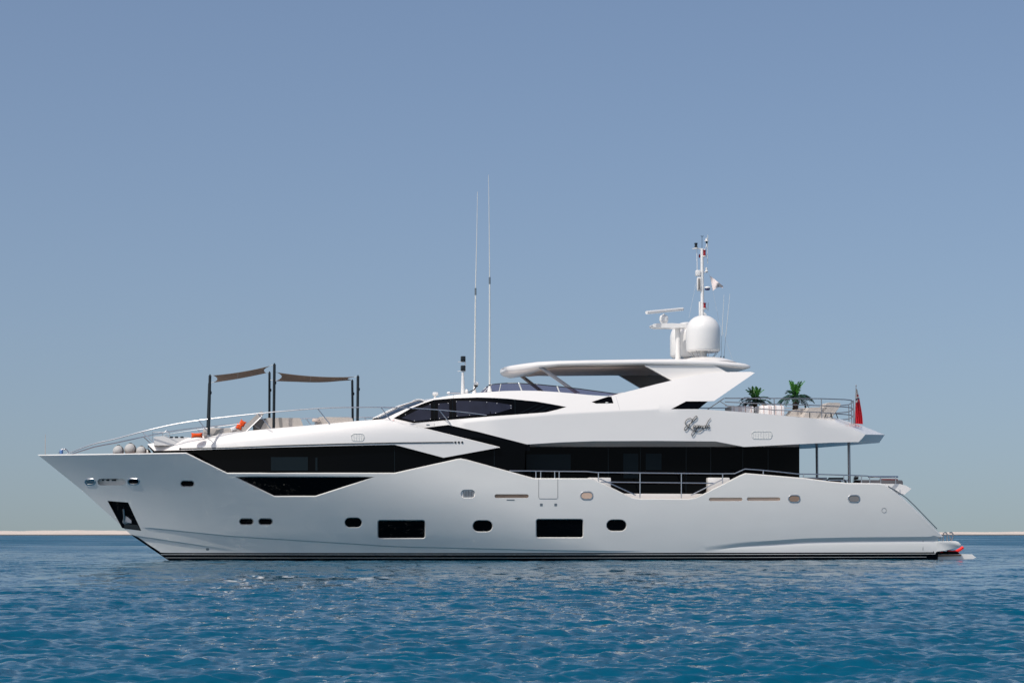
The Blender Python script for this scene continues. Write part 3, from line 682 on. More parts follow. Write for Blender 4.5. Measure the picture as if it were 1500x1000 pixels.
# ------------------------------------------------------------ rails
def rail(name, bars, posts, r=0.022, pr=0.018, mirror=True, mt='chrome', par=YA):
    root = bpy.data.objects.new(name, None); COL.objects.link(root); root.parent = par
    for br in bars:
        for s in ((1, -1) if mirror else (1,)):
            b = MB(); b.tube([(p[0], p[1] * s, p[2]) for p in br], r, 8); b.build('rail_bar', M[mt], root)
    for a, c in posts:
        for s in ((1, -1) if mirror else (1,)):
            b = MB(); b.tube([(p[0], p[1] * s, p[2]) for p in (a, c)], pr, 8); b.build('stanchion', M[mt], root)
    return root
def vb(px): return -interp(px, [95, 135, 208, 300, 400, 500, 640, 745], [0.55, 1.15, 2.1, 2.95, 3.35, 3.5, 3.45, 3.5])
RT = [(97, 665), (135, 650.5), (165, 643.5), (208, 632), (235, 625.5), (260, 620.3), (291, 615.3), (340, 609.5), (400, 603.3), (465, 598), (510, 596.5), (560, 596.3), (600, 597.5), (643, 600.2), (690, 604.8), (722, 609.5), (742, 612)]
bar = [P(x, y, vb(x)) for x, y in [tuple(q) for q in spline(RT, 2)]]
posts = [(P(a, b_, vb(a)), P(c_, d_, vb(c_))) for a, b_, c_, d_ in ((208, 632, 226, 648.5), (291, 615.5, 308, 637), (378, 605.4, 397, 627.5), (465, 598, 483, 620.6), (558, 596.3, 573, 616.5), (643, 600.2, 660, 620.5))]
rail('bow_rail', [bar], posts, 0.022, 0.02)
# forward small handrail frames
V2 = -1.9
fr = [[P(223, 647, V2), P(224, 632.5, V2), P(248, 633, V2), P(249, 647, V2)], [P(224, 641, V2), P(249, 641, V2)], [P(238, 648, V2), P(238, 633, V2)], [P(241, 633, V2), P(244, 630, V2), P(248, 633, V2)]]
root = bpy.data.objects.new('foredeck_handrail', None); COL.objects.link(root); root.parent = YA
for f_ in fr:
    b = MB(); b.tube(f_, 0.018, 6); b.build('rail_bar', M['chrome'], root)
b = MB(); b.tube([P(240, 637, -2.0), P(262, 633, -2.3), P(300, 627.5, -2.6), P(330, 623.5, -2.8), P(352, 620.5, -2.9)], 0.011, 6); b.build('rail_bar', M['steel'], root)
# side deck rail
SB = lambda u, z: Bbase(u, 3.3) - 0.10
Q = lambda x, y: on(x, y, SB)
top_ = [Q(x, y) for x, y in ((746, 689.3), (860, 690.3), (875, 691.6), (937, 692.3), (998, 692.9), (1058, 693.5), (1076, 693.3), (1091, 686.6), (1112, 688), (1140, 690.6), (1168, 693.8), (1200, 694.3), (1240, 695.5), (1270, 696.6), (1274, 698), (1274, 707))]
mid_ = [Q(880, 705.6), Q(1045, 707.4)]; dl = [Q(878, 700.5), Q(928, 723.3), Q(931, 725)]; dr = [Q(1058, 701.8), Q(1016, 723), Q(1012, 725)]
ps = [(Q(x, a), Q(x, c_)) for x, a, c_ in ((785, 690, 700), (792, 690, 700), (812.5, 690, 700), (819, 690, 700), (876.5, 691.6, 706), (937.5, 692.3, 729), (998, 693, 729), (1058.5, 693.5, 708), (1118, 688.6, 695), (1177, 694, 700), (1236, 695.3, 707), (1262, 696.4, 708))]
rail('side_deck_rail', [top_, mid_, dl, dr], ps, 0.024, 0.024)
# aft bulwark rail with thick dark cap
S_ = -3.2
rail('aft_deck_rail', [[P(1272, 697.8, S_), P(1300, 698, S_), P(1315, 698, S_ + .2)]], [(P(1290, 698, S_), P(1290, 708, S_)), (P(1312, 698, S_), P(1312, 708.5, S_))], 0.04, 0.022)
# overhang pillars
a, c_ = P(1244, 706, -2.1), P(1243.5, 649, -2.1)
for s in (1, -1):
    b = MB(); b.tube([(a[0], a[1] * s, a[2] - 0.7), (c_[0], c_[1] * s, c_[2] + 0.15)], 0.062, 12); b.build('deck_pillar', M['steel'], YA)
# upper aft rail: three bars wrapping round the stern
def upr(k):  # k height fraction 1 top
    n1 = [P(1062, 583 + (1 - k) * 16, -3.2), P(1133, 583.2 + (1 - k) * 25, -3.2), P(1203, 583.6 + (1 - k) * 30, -3.1), P(1238, 585 + (1 - k) * 32, -2.9), P(1247, 586 + (1 - k) * 32, -2.75)]
    far = [np.array((p[0], -p[1], p[2])) for p in n1[::-1]]
    cen = np.array((n1[-1][0] + 0.9, 0, n1[-1][2])); return n1 + [n1[-1] * (1, .6, 1) + (.5, 0, 0), cen, far[0] * (1, .6, 1) + (.5, 0, 0)] + far
root = bpy.data.objects.new('upper_aft_rail', None); COL.objects.link(root); root.parent = YA
u1, um, ul = upr(1), upr(0.66), upr(0.32)
for br in (u1, um, ul):
    b = MB(); b.tube(br, 0.022, 8); b.build('rail_bar', M['steel'], root)
for s in (1, -1):
    b = MB(); b.tube([P(1036, 600, -3.2) * (1, s, 1), P(1061, 583, -3.2) * (1, s, 1)], 0.022, 6); b.tube([P(1054.5, 587.5, -3.2) * (1, s, 1), P(1066, 594.5, -3.2) * (1, s, 1)], 0.018, 6); b.build('rail_brace', M['steel'], root)
for x in (1134, 1203.2, 1247, 1250.0):
    for s in (1, -1):
        a = P(x, 583.4 if x < 1240 else 586, -3.2 if x < 1200 else (-3.1 if x < 1240 else -2.75)) * (1, s, 1); b = MB(); b.tube([a, a - (0, 0, 0.85 if x < 1240 else 1.05)], 0.022, 8); b.build('stanchion', M['steel'], root)
a = u1[6]; b = MB(); b.tube([a, a - (0, 0, 1.1)], 0.02, 8); b.build('stanchion', M['steel'], root)

# ------------------------------------------------------------ roof equipment (all fixed to the yacht)
def dome(v):
    c = P(1030, 524.5, -1.35); z0 = c[2]; S1 = 34.9; k = lambda y: (524.5 - y) / S1
    root = bpy.data.objects.new('satellite_dome', None); COL.objects.link(root); root.parent = YA
    cx = P(1030, 500, -1.35)[0]; R = 26.3 / S1
    b = MB(); prof = [(0.02, k(512.0)), (R * .5, k(512.5)), (R * .85, k(515.3)), (R * .97, k(513.5)), (R, k(511.5)), (R, k(484))]
    for t in np.linspace(0, 1, 12)[1:]:
        a = t * math.pi / 2; prof.append((max(R * math.cos(a) ** 0.9, 0.004), k(484) + (k(458.5) - k(484)) * math.sin(a)))
    b.lathe((cx, v, z0), prof, 40); b.build('radome', M['plastic'], root, smooth=45)
    b = MB(); b.lathe((cx, v, z0), [(0.16, 0), (0.16, k(513)), (0.42, k(514))], 20)
    b.build('dome_pedestal', M['plastic'], root)
    b = MB()
    for a in np.linspace(0.3, 5.8, 7): b.tube([(cx + R * .93 * math.cos(a), v + R * .93 * math.sin(a), z0 + k(513.6)), (cx + R * .6 * math.cos(a), v + R * .6 * math.sin(a), z0 + 0.02)], 0.012, 5)
    b.build('dome_bracket', M['steel'], root)
dome(-1.35); dome(1.35)
# radar on its arm
rp = bpy.data.objects.new('radar', None); COL.objects.link(rp); rp.parent = YA
b = MB(); a, c_ = P(993, 527, 0), P(993, 477, 0); b.tube([a, c_], 0.12, 16); b.build('radar_post', M['plastic'], rp)
b = MB(); a, c_ = P(956, 479.5, -0.32), P(1012, 474.0, 0.32); b.extr([P(x, y, -.32) for x, y in ((956, 476), (958, 474.3), (963, 473.4), (985, 473.2), (1012, 474.6), (1012, 479.5), (990, 480), (962, 479.8), (957.5, 478.6))], .64); b.build('radar_arm', M['plastic'], rp)
b = MB(); b.lathe(P(972.5, 474.5, 0), [(0.14, 0), (0.16, 0.08), (0.20, 0.14), (0.20, 0.30), (0.15, 0.38), (0.05, 0.42), (0.05, 0.45)], 20); b.build('radar_motor', M['plastic'], rp)
b = MB(); a, c_ = P(947, 457.8, -0.9), P(1000, 452.6, 0.6); b.tube([a, a + (c_ - a) * .5, c_], 0.075, 10); b.build('radar_scanner', M['plastic'], rp)
# mast
ms = bpy.data.objects.new('mast', None); COL.objects.link(ms); ms.parent = YA
X = lambda x, y, v=-0.1: P(x, y, v)
def T(pts, r, name, mt, n=8, r2=None):
    b = MB(); b.tube(pts, r, n, r2=r2); return b.build(name, M[mt], ms)
T([X(1028, 525), X(1028.5, 470), X(1028.8, 440), X(1028.3, 364.5)], 0.095, 'mast_pole', 'plastic', 14, 0.070)
T([X(1025.5, 462), X(1025.5, 442)], 0.06, 'mast_step', 'plastic'); T([X(1034, 462), X(1028, 457)], 0.07, 'mast_step', 'plastic')
T([X(1014, 364.4), X(1030, 364.4)], 0.022, 'spreader', 'plastic')
def lamp(x, y, mt, hh=0.12, r=0.065):
    c = X(x, y, -0.14); b = MB(); b.lathe(c, [(r, -hh), (r * 1.25, -hh), (r * 1.25, -hh + .02), (r * .9, -hh + .03), (r * .9, hh - .03), (r * 1.25, hh - .02), (r * 1.25, hh), (r * .3, hh + .02)], 12)
    b.build('navigation_light', M[mt], ms)
    b = MB(); b.lathe(c - (0, 0, hh + .07), [(r * .5, 0), (r * 1.4, 0.02), (r * 1.4, .06)], 12); b.build('light_bracket', M['plastic'], ms)
lamp(1019.5, 359.5, 'dark', 0.10, 0.07); lamp(1031.8, 370.5, 'red', .12, .07); lamp(1032, 447.5, 'red', .11, .07)
b = MB(); b.ell(X(1024.7, 375, .1), 0.04, 0.03, 0.09); b.build('navigation_light', M['red'], ms)
T([X(1028.3, 364), X(1028.4, 346.5)], 0.010, 'wind_vane', 'dark'); T([X(1026.5, 345.5), X(1028.4, 346.8), X(1030.3, 345.5)], 0.014, 'wind_vane', 'dark')
T([X(1032, 366), X(1035, 361), X(1036, 352)], 0.028, 'sensor_arm', 'plastic'); T([X(1036.6, 386), X(1036.7, 344)], 0.014, 'whip_aerial', 'antenna')
b = MB(); b.lathe(X(1035, 353.5), [(.10, 0), (.10, .02), (.05, .05), (.045, .14), (.01, .15)], 10); b.build('sensor', M['plastic'], ms)
b = MB(); b.ell(X(1035, 355.2), .04, .04, .06); b.build('sensor_body', M['dark'], ms)
T([X(1020.7, 366), X(1021.3, 396)], 0.016, 'signal_rod', 'plastic')
b = MB(); b.box(X(1020, 404, -.2), X(1024.8, 396.5, 0), .02); b.box(X(1022, 425.5, -.2), X(1026.5, 406.5, 0), .04); b.build('loudhailer', M['plastic'], ms)
b = MB(); b.box(X(1022.8, 424, -.215), X(1025.6, 408, -.19), .004); b.build('loudhailer_grille', M['strap'], ms)
T([X(1030, 399), X(1037, 398.5)], .025, 'sensor_arm', 'plastic')
b = MB(); b.lathe(X(1035, 397.5), [(.07, 0), (.04, .06), (.05, .1), (.05, .16), (.01, .18)], 10); b.build('sensor', M['plastic'], ms)
b = MB(); b.ell(X(1036.3, 421.5, -.3), .14, .12, .065); b.build('camera_housing', M['plastic'], ms)
b = MB(); b.ell(X(1036.2, 423.6, -.3), .125, .11, .05); b.build('camera_lens', M['navy'], ms)
for (a, c_) in (((1020, 412), (1009, 466)), ((1038.5, 400), (1044.5, 428)), ((1044.5, 428), (1053, 470)), ((1053, 470), (1074, 529)), ((1047, 505), (1053, 528))): T([X(*a, 0.3), X(*c_, 0.3)], 0.0045, 'halyard', 'antenna', 5)
for a, c_ in (((1057.5, 491.5), (1060.5, 432)), ((1063, 493), (1069.3, 430))): T([X(*a, -0.8), X(*c_, -0.8)], 0.014, 'whip_aerial', 'antenna', 6, 0.007)
for a, c_ in (((1056.5, 527), (1057.3, 491)), ((1060.3, 528), (1063, 492))): T([X(*a, -0.8), X(*c_, -0.8)], 0.007, 'whip_base', 'steel', 6)
for x in (1056, 1060.4): T([X(x, 529, -.8), X(x, 521.5, -.8)], 0.025, 'whip_base', 'dark')
T([X(1037, 455, .2), X(1037.4, 443, .2)], 0.014, 'whip_aerial', 'antenna')
# wheelhouse roof equipment
re_ = bpy.data.objects.new('roof_equipment', None); COL.objects.link(re_); re_.parent = YA
def R_(pts, r, name, mt, n=8, r2=None):
    b = MB(); b.tube(pts, r, n, r2=r2); return b.build(name, M[mt], re_)
v3 = -2.3
def whip(x0, y0, xm, ym, x1, y1, v):
    root = bpy.data.objects.new('whip_antenna', None); COL.objects.link(root); root.parent = YA
    for pts, r, r2, nme, mt in (([P(x0, y0, v), P(xm, ym, v)], .042, .032, 'antenna_tube', 'antenna'), ([P(xm, ym + 4, v), P(xm, ym - 6, v)], .042, .042, 'antenna_ferrule', 'greyslot'), ([P(xm, ym - 5, v), P((xm + x1) / 2 + .2, (ym + y1) / 2, v), P(x1, y1, v)], .024, .010, 'antenna_tip', 'antenna')):
        b = MB(); b.tube(pts, r, 8, r2=r2); b.build(nme, M[mt], root)
    b = MB(); b.lathe(P(x0, y0 + 1, v), [(.11, -.05), (.10, .0), (.045, .22), (.045, .30)], 12); b.build('antenna_base', M['plastic'], root)
    return root
whip(695, 574, 696.6, 428, 699.5, 281, 0.3); w2 = whip(717.3, 571, 717.3, 412, 715.6, 256, -1.6)
b = MB(); b.tube([P(717.3, 566, -1.6), P(717.3, 563, -1.6)], .05, 10); b.build('antenna_clamp', M['dark'], w2)
R_([P(678, 577, v3), P(678, 545, v3)], 0.09, 'light_mast', 'plastic', 12, 0.05); R_([P(678, 545, v3), P(681.5, 544, v3), P(681.5, 523, v3)], 0.018, 'light_mast', 'plastic')
for y in (538.5, 525):
    R_([P(670.5, y + 5, v3), P(682, y + 5, v3)], 0.012, 'light_shelf', 'plastic')
    b = MB(); b.box(P(675.5, y + 4, v3 - .1), P(681, y - 3, v3 + .1), .02); b.build('mast_light', M['dark'], re_)
b = MB(); c_ = P(637, 578, v3); b.box(P(634, 579, v3 - .1), P(641.5, 574.5, v3 + .1), .05); b.tube([P(637, 584, v3), P(637, 578, v3)], .05, 8); b.build('camera_unit', M['plastic'], re_)
R_([P(657.5, 575.5, v3), P(674, 575.5, v3)], 0.035, 'horn', 'chrome'); b = MB(); b.lathe(P(658, 575.5, v3), [(.03, .1), (.08, 0)], 12, axis=(-1, 0, 0)); b.build('horn_bell', M['chrome'], re_)
b = MB(); b.ell(P(683.5, 573.5, v3), .07, .07, .11); b.build('gps_dome', M['plastic'], re_)
b = MB(); b.ell(P(697.5, 562, -1.7), .11, .11, .08); b.build('searchlight', M['plastic'], re_)
b = MB(); b.ell(P(697.2, 564.6, -1.7), .09, .09, .07); b.tube([P(698, 566, -1.7), P(694, 571, -1.7), P(686, 574.5, -1.7)], .025, 6); b.build('searchlight_arm', M['dark'], re_)

# ------------------------------------------------------------ stern: transom, platform, wing
tl = [on(x, y, Bh, 0.12) for x, y in resample(CAP[-5:], 8, False)]
b = MB(); b.loft([[(p[0] - 0.06, p[1] * -t, p[2]) for p in tl] for t in np.linspace(-1, 1, 5)]); b.build('transom', M['gel'], YA)
b = MB(); b.tube([on(x, y, Bh, 0.05) for x, y in ((1301, 711.8), (1312, 718), (1328, 729), (1340, 740.5), (1355, 756), (1368, 769.5), (1372.5, 774))], 0.022, 6); b.build('transom_trim', M['greyslot'], YA)
b = MB(); wp = [P(x, y, -2.9) for x, y in ((1292, 708), (1318, 708.3), (1327, 710.8), (1335, 715.5), (1325, 724), (1318, 722), (1300, 712))]
b.extr(wp, 5.8); b.build('transom_wing', M['gel'], YA)
b = MB(); prof = [(1372.5, 792.6), (1380, 792.4), (1390, 792.2), (1400, 792), (1404, 793), (1408.5, 797), (1407, 800.5), (1396, 804), (1384, 806.5), (1372.5, 808)]
pv = -on(1372, 799, Bh)[1]; p0 = [P(x, y, -pv) for x, y in prof]; rows = []
for t in (-pv, -pv + .03, -pv + 0.1, 0, pv - .1, pv - .03, pv):
    s_ = 1 if abs(t) < pv - .01 else 0.9; zc = p0[6][2]; rows.append([(p[0] - (0.06 if abs(t) > pv - .01 else 0) * (1 if p[0] > p0[2][0] else 0), t, zc + (p[2] - zc) * s_) for p in p0])
b.loft(rows, True, 0, True); plat = b.build('swim_platform', M['hull'], YA, smooth=40)
b = MB(); prof = [(1362, 812.2), (1416, 811), (1424, 811.4), (1430, 816.3), (1426, 817.8), (1362, 821)]
b.extr([P(x, y, -2.9) for x, y in prof], 5.8); lp = b.build('bathing_platform', M['gel'], YA, smooth=25)
b = MB(); b.extr([P(x, y, -2.95) for x, y in ((1364, 812.6), (1408, 811.6), (1408, 813.8), (1364, 814.8))], 5.9); b.build('teak_edge', M['teak'], lp)
def hook(x, v):
    b = MB(); b.tube([P(x, 792.5, v), P(x, 784, v), P(x + .4, 781, v), P(x + 2.5, 779.5, v), P(x + 5, 780.2, v), P(x + 6, 783, v), P(x + 6, 792.5, v)], 0.03, 8); b.build('boarding_handrail', M['steel'], YA)
hook(1381.5, -2.6); 
b = MB(); v = -2.0; b.tube([P(1391, 779.8, v), P(1394.5, 779.6, v), P(1396, 782, v), P(1396, 785, v), P(1394, 792, v)], .03, 8); b.tube([P(1391, 785, v), P(1393.5, 792, v)], .03, 6); b.build('boarding_handrail', M['steel'], YA)

# red and black padded craft on the low platform
def cradle(pts, r, label, blk):
    o = P(*pts[0], -2.4); t = thing('inflatable_toy', label, 'inflatable', o, 'red inflatables on the bathing platform')
    b = MB(); b.tube([P(x, y, -2.45) for x, y in pts], r, 12, r2=r * .8); b.tube([P(x, y, -1.6) for x, y in pts], r, 12, r2=r * .8); b.build('tube', M['ired'], t, o, 60)
    b = MB(); x0, y0, x1, y1 = blk; b.extr([P(x, y, -2.6) for x, y in ((x0, y0), (x0 + 1, y1), (x1 - 4, y1 + .3), (x1, y0 - 1.5), (x1 - 1, y0))], 1.1); b.build('base_pad', M['black'], t, o)
cradle([(1388, 807), (1394, 808.5), (1401, 807.5), (1406, 804.5), (1410.5, 801)], 0.085, 'red and black inflatable with upturned end near the platform tip', (1388.5, 811.8, 1406, 807))
cradle([(1376, 807.5), (1381, 806.6)], 0.07, 'short red and black inflatable tucked under the swim platform', (1367, 811.5, 1380, 807.5))

# ------------------------------------------------------------ loose things on the foredeck
zf = lambda px, v=-1.8: P(px, interp(px, [p[0] for p in UPA], [p[1] for p in UPA]), -3.3)[2] - 0.03
def foot(px, v): p = P(px, 640, v); return np.array((p[0], v, zf(px)))
# fenders
for x, y, r, v, lb in ((173.5, 660.5, 8.0, -1.0, 'grey ball fender with black strap nearest the bow'), (191, 658.2, 8.7, -0.9, 'middle and tallest grey ball fender on the bow deck'), (207, 661, 7.6, -1.0, 'grey ball fender lying beside the white coaming tip'), (216, 663.5, 5.0, -0.5, 'small grey fender half hidden behind the coaming tip')):
    c_ = P(x, y, v); R = r / 34.5; o = c_ - (0, 0, R)
    t = thing('ball_fender', lb, 'fender', o, 'ball fenders on the bow deck')
    b = MB(); b.ell(c_, R, R, R * 1.02, 24, 14); b.build('ball', M['fender'], t, o, 60)
    b = MB(); b.tube([c_ + (R * 1.01 * math.cos(a) * .8, -R * 1.01 * math.cos(a) * .6, R * 1.03 * math.sin(a)) for a in np.linspace(-.4, 3.5, 18)], .018, 6); b.ell(c_ + (0, 0, R * 1.0), .07, .05, .035); b.build('strap', M['dark'], t, o)
# awning poles and shade sails
zb0 = lambda px: zf(px) - 0.05
POL = [((306.2, 636), (307.6, 550), -3.0, 'dark awning pole rising beside the flat front sunbed'), ((401.3, 628), (402, 533.5), -3.0, 'tallest dark awning pole, near side between the two sails'),
       ((523.8, 618), (524.4, 551), -3.0, 'dark awning pole by the wheelhouse, nearer of the aft pair')]
PF = [((304, 0), (306.6, 561), 0.9, 'dark awning pole at the front, just behind the near front pole'), ((395, 0), (394.8, 545.5), 1.0, 'far side dark awning pole left of the tallest pole'), ((517, 0), (516, 557.2), 0.6, 'far side dark awning pole of the aft pair')]
tops = []
for (a, c_, v, lb) in POL + PF:
    t0 = P(*c_, v); x, y = a
    bz = zf(x) - 0.02; b0 = P(x, 600, v)
    o = np.array((b0[0], v, bz)); t = thing('awning_pole', lb, 'pole', o, 'dark poles of the foredeck sun awning')
    b = MB(); b.tube([o, t0], 0.058 if v < 0 else 0.052, 12); b.build('tube', M['dark'], t, o, 60)
    b = MB(); b.tube([o + (0, 0, 0), o + (0, 0, .06)], 0.11, 12); b.build('base_collar', M['steel'], t, o)
    b = MB(); b.ell(o + (t0 - o) * 0.72 + (0.06, 0, 0), .03, .04, .07, 8, 6); b.tube([t0, t0 + (0, 0, .05)], .03, 8); b.build('cleat', M['dark'], t, o)
    tops.append(t0)
def sail(c00, c10, c01, c11, label, sag, cut=0.08):
    """four corners (near-fore, near-aft, far-fore, far-aft); hollow edges, sagging belly, thin cloth with hem"""
    N = 17; rows = []
    C = [np.array(q) for q in (c00, c10, c01, c11)]
    cc = sum(C) / 4
    for i in range(N):
        s_ = i / (N - 1); r = []
        for j in range(N):
            t_ = j / (N - 1)
            p = C[0] * (1 - s_) * (1 - t_) + C[1] * s_ * (1 - t_) + C[2] * (1 - s_) * t_ + C[3] * s_ * t_
            hx = 4 * s_ * (1 - s_); hy = 4 * t_ * (1 - t_)
            pu = np.array(p); 
            pu[0] += (cc[0] - p[0]) * cut * 1.6 * hy * abs(2 * s_ - 1) ; pu[1] += (cc[1] - p[1]) * cut * hx * abs(2 * t_ - 1)
            pu[2] -= sag * (hx * hy * .6 + .4 * hx); r.append(pu)
        rows.append(r)
    t = thing('shade_sail', label, 'awning', C[0], 'taupe shade sails over the foredeck')
    b = MB(); b.loft(rows); low_ = [[p - (0, 0, .014) for p in r] for r in rows]; b.loft(low_); pe_ = lambda g: [g[0][j] for j in range(N)] + [g[i][-1] for i in range(1, N)] + [g[-1][j] for j in range(N - 2, -1, -1)] + [g[i][0] for i in range(N - 2, 0, -1)]; per = pe_(rows)
    b.loft([per, pe_(low_)], True); b.build('cloth', M['sail'], t, C[0], 60)
    b = MB(); k = N // 2 - 1; b.tube([p - (0, 0, .008) for p in rows[k]], .011, 5); b.build('seam', M['liner'], t, C[0])
    return t, rows
def corner_lines(t, prs, o):
    for a, c_ in prs:
        b = MB(); b.tube([a, c_], .010, 5); b.build('lashing', M['antenna'], t, o)
s1 = [P(313, 549.5, -2.85), P(395, 535.8, -2.85), P(313.5, 559.5, .75), P(389.5, 545.8, .8)]
t, r_ = sail(*s1, 'rising taupe shade sail over the front sunbed', 0.10)
corner_lines(t, [(tops[0], s1[0]), (tops[1], s1[1]), (tops[3], s1[2]), (tops[4], s1[3])], s1[0])
s2 = [P(406.5, 545.3, -2.85), P(518.5, 551.8, -2.85), P(404.5, 557.5, .8), P(514.5, 556.2, .4)]
t, r_ = sail(*s2, 'longer level taupe shade sail nearer the wheelhouse', 0.16)
ta = tops[1] - (0, 0, (545 - 533.5) / 34.5); tb = tops[4] - (0, 0, .33)
corner_lines(t, [(ta, s2[0]), (tops[2], s2[1]), (tb, s2[2]), (tops[5], s2[3])], s2[0])
# sunbed with raised back
v = -2.5; o = foot(325, v)
t = thing('sunbed', 'beige sunbed on the foredeck with one tall raised backrest', 'sunbed', o)
b = MB(); b.box(P(298, 640, v), P(354, 629.3, v + 1.3), .06); b.build('mattress', M['beige'], t, o)
b = MB(); q = [P(x, y, v) for x, y in ((351, 630.5), (359.5, 631.5), (387, 605.2), (383.5, 602.2), (379, 604))]; b.extr(q, 1.3); b.build('backrest', M['beige'], t, o)
b = MB(); b.tube([P(361, 631.5, v), P(384, 609.5, v)], .03, 6); b.tube([P(368, 619, v + .2), P(382, 629, v + .2)], .02, 6); b.build('frame', M['steel'], t, o)
b = MB(); b.extr([P(x, y, v - .02) for x, y in ((317, 629), (321.5, 629), (317, 636), (312.5, 636.5))], 1.3); b.build('strap', M['strap'], t, o)
def pillow(px, py, w, h, v, lab, mt='orange', up_=False, rot=0):
    o = P(px, py + h / 2, v); c_ = P(px, py, v); rows = []; W, H = w / 34.5 / 2, h / 34.5 / 2
    b = MB(); N = 13
    for sgn in (1, -1):
        g = []
        for i in range(N):
            r = []
            for j in range(N):
                a, c2 = -1 + 2 * i / (N - 1), -1 + 2 * j / (N - 1)
                th = (1 - a ** 4) * (1 - c2 ** 4); x = W * a * (1 - .10 * (1 - c2 * c2)); z = H * c2 * (1 - .22 * (1 - a * a)); y = sgn * .11 * th ** .6
                x, z = x * math.cos(rot) - z * math.sin(rot), x * math.sin(rot) + z * math.cos(rot)
                r.append(c_ + (x, y, z))
            g.append(r)
        b.loft(g)
    return b.build('pillow', M[mt], None, o, 60, (lab, 'pillow', 'pillows on the foredeck'))
pillow(288.5, 637.4, 16.5, 7.6, -2.75, 'orange pillow lying flat at the front end of the sunbed', rot=.03)
pillow(355, 619.8, 9, 9.5, -2.4, 'plump orange pillow leaning on the sunbed backrest, upper one', rot=-.5)
pillow(350.5, 624.8, 9, 9, -2.45, 'plump orange pillow leaning on the sunbed backrest, lower one', rot=-.3)
pillow(342, 627.8, 9.5, 7, -2.45, 'small white crumpled pillow beside the orange ones', 'white_fab', rot=.35)
pillow(571, 617.2, 14, 4.2, -3.15, 'thin orange cushion edge lying at the foot of the windshield', rot=.0)
# sofas
def sofa(x0, x1, yt, yb, sl0, sl1, v, lab, strap=None, dark=False):
    o = foot((x0 + x1) / 2, v); t = thing('sunpad_sofa', lab, 'sofa', o, 'beige sofas on the foredeck')
    b = MB(); zlow = o[2]; q = [P(x0 + sl0, yt + .4, v), P(x0 + sl0 + 1.5, yt, v), P(x1 - sl1 - 1.5, yt, v), P(x1 - sl1, yt + .6, v), P(x1, yb, v), P(x0, yb, v)]
    for k in (4, 5): q[k] = np.array((q[k][0], v, zlow + .02))
    b.extr(q, .35); b.build('backrest', M['beige'], t, o)
    b = MB(); a = np.array((q[5][0] + .1, v + .36, zlow + .02)); c2 = np.array((q[4][0] - .1, v + 1.3, zlow + .36)); b.box(a, c2, .06); b.build('seat_cushion', M['beige'], t, o)
    if strap:
        b = MB(); b.extr([P(strap, yt - .3, v - .015), P(strap + 4.5, yt - .3, v - .015), P(strap + 6, yb, v - .015), P(strap + 1.5, yb, v - .015)], .38); b.build('strap', M['strap'], t, o)
    return t, o
t, o = sofa(382, 446.5, 611.8, 626.5, 8, 6.5, -2.3, 'longer beige foredeck sofa with a grey strap round its back', 408)
b = MB(); b.extr([P(x, y, -2.2) for x, y in ((372.3, 616), (384, 613), (390, 612.5), (390, 628), (372.3, 628))], 1.2); b.build('side_panel', M['strap'], t, o)
sofa(464, 517.5, 612, 622, 8, 1, -2.3, 'lower beige foredeck sofa under the aft end of the sail')
o = foot(462, -2.4); t = thing('side_table', 'small brown rounded side table between the two beige sofas', 'table', o)
b = MB(); c_ = P(463, 615.3, -2.4); b.lathe((c_[0], c_[1], c_[2]), [(.01, -.06), (.15, -.06), (.17, -.03), (.17, .03), (.14, .06), (.01, .06)], 20); b.build('table_top', M['taupe'], t, o)
b = MB(); b.tube([o + (0, 0, .02), (c_[0], c_[1], c_[2] - .05)], .05, 10); b.build('leg', M['steel'], t, o)
# foredeck console
v = -2.0; 
b = MB(); b.extr([P(x, y, v) for x, y in ((225.5, 652), (225.5, 640), (227, 638.6), (245, 638.2), (246, 639), (246, 652))], .9); b.build('windlass_locker', M['gel'], YA)
b = MB(); q = [P(x, y, v) for x, y in ((246, 639.8), (276, 640.2), (283, 642), (283, 650), (246, 652))]; b.extr(q, 1.6); cs_ = b.build('foredeck_locker', M['gel'], YA)
for x in (251, 258.5, 266.5):
    b = MB(); b.box(P(x - 2.4, 640.8, v - .015), P(x + 2.4, 639.3, v + .2), .008); b.build('locker_vent', M['dark'], cs_)
# bow light & jackstaff
b = MB(); b.lathe(P(89.8, 664.5, -.25), [(.075, 0), (.075, .14), (.06, .17), (.06, .03)], 14); b.build('bow_light', M['blueg'], YA)
b = MB(); b.tube([P(86, 664, -.2), P(88, 659.5, -.2), P(92, 657.5, -.2), P(97, 658, -.2), P(100, 661.5, -.2), P(101, 664, -.2)], .025, 8); b.ell(P(95, 657.6, -.2), .06, .05, .035); b.build('bow_fairlead', M['chrome'], YA)
b = MB(); b.tube([P(66.2, 666, 0), P(66.4, 636, 0)], .012, 6, r2=.008); b.build('jackstaff', M['tan'], YA)

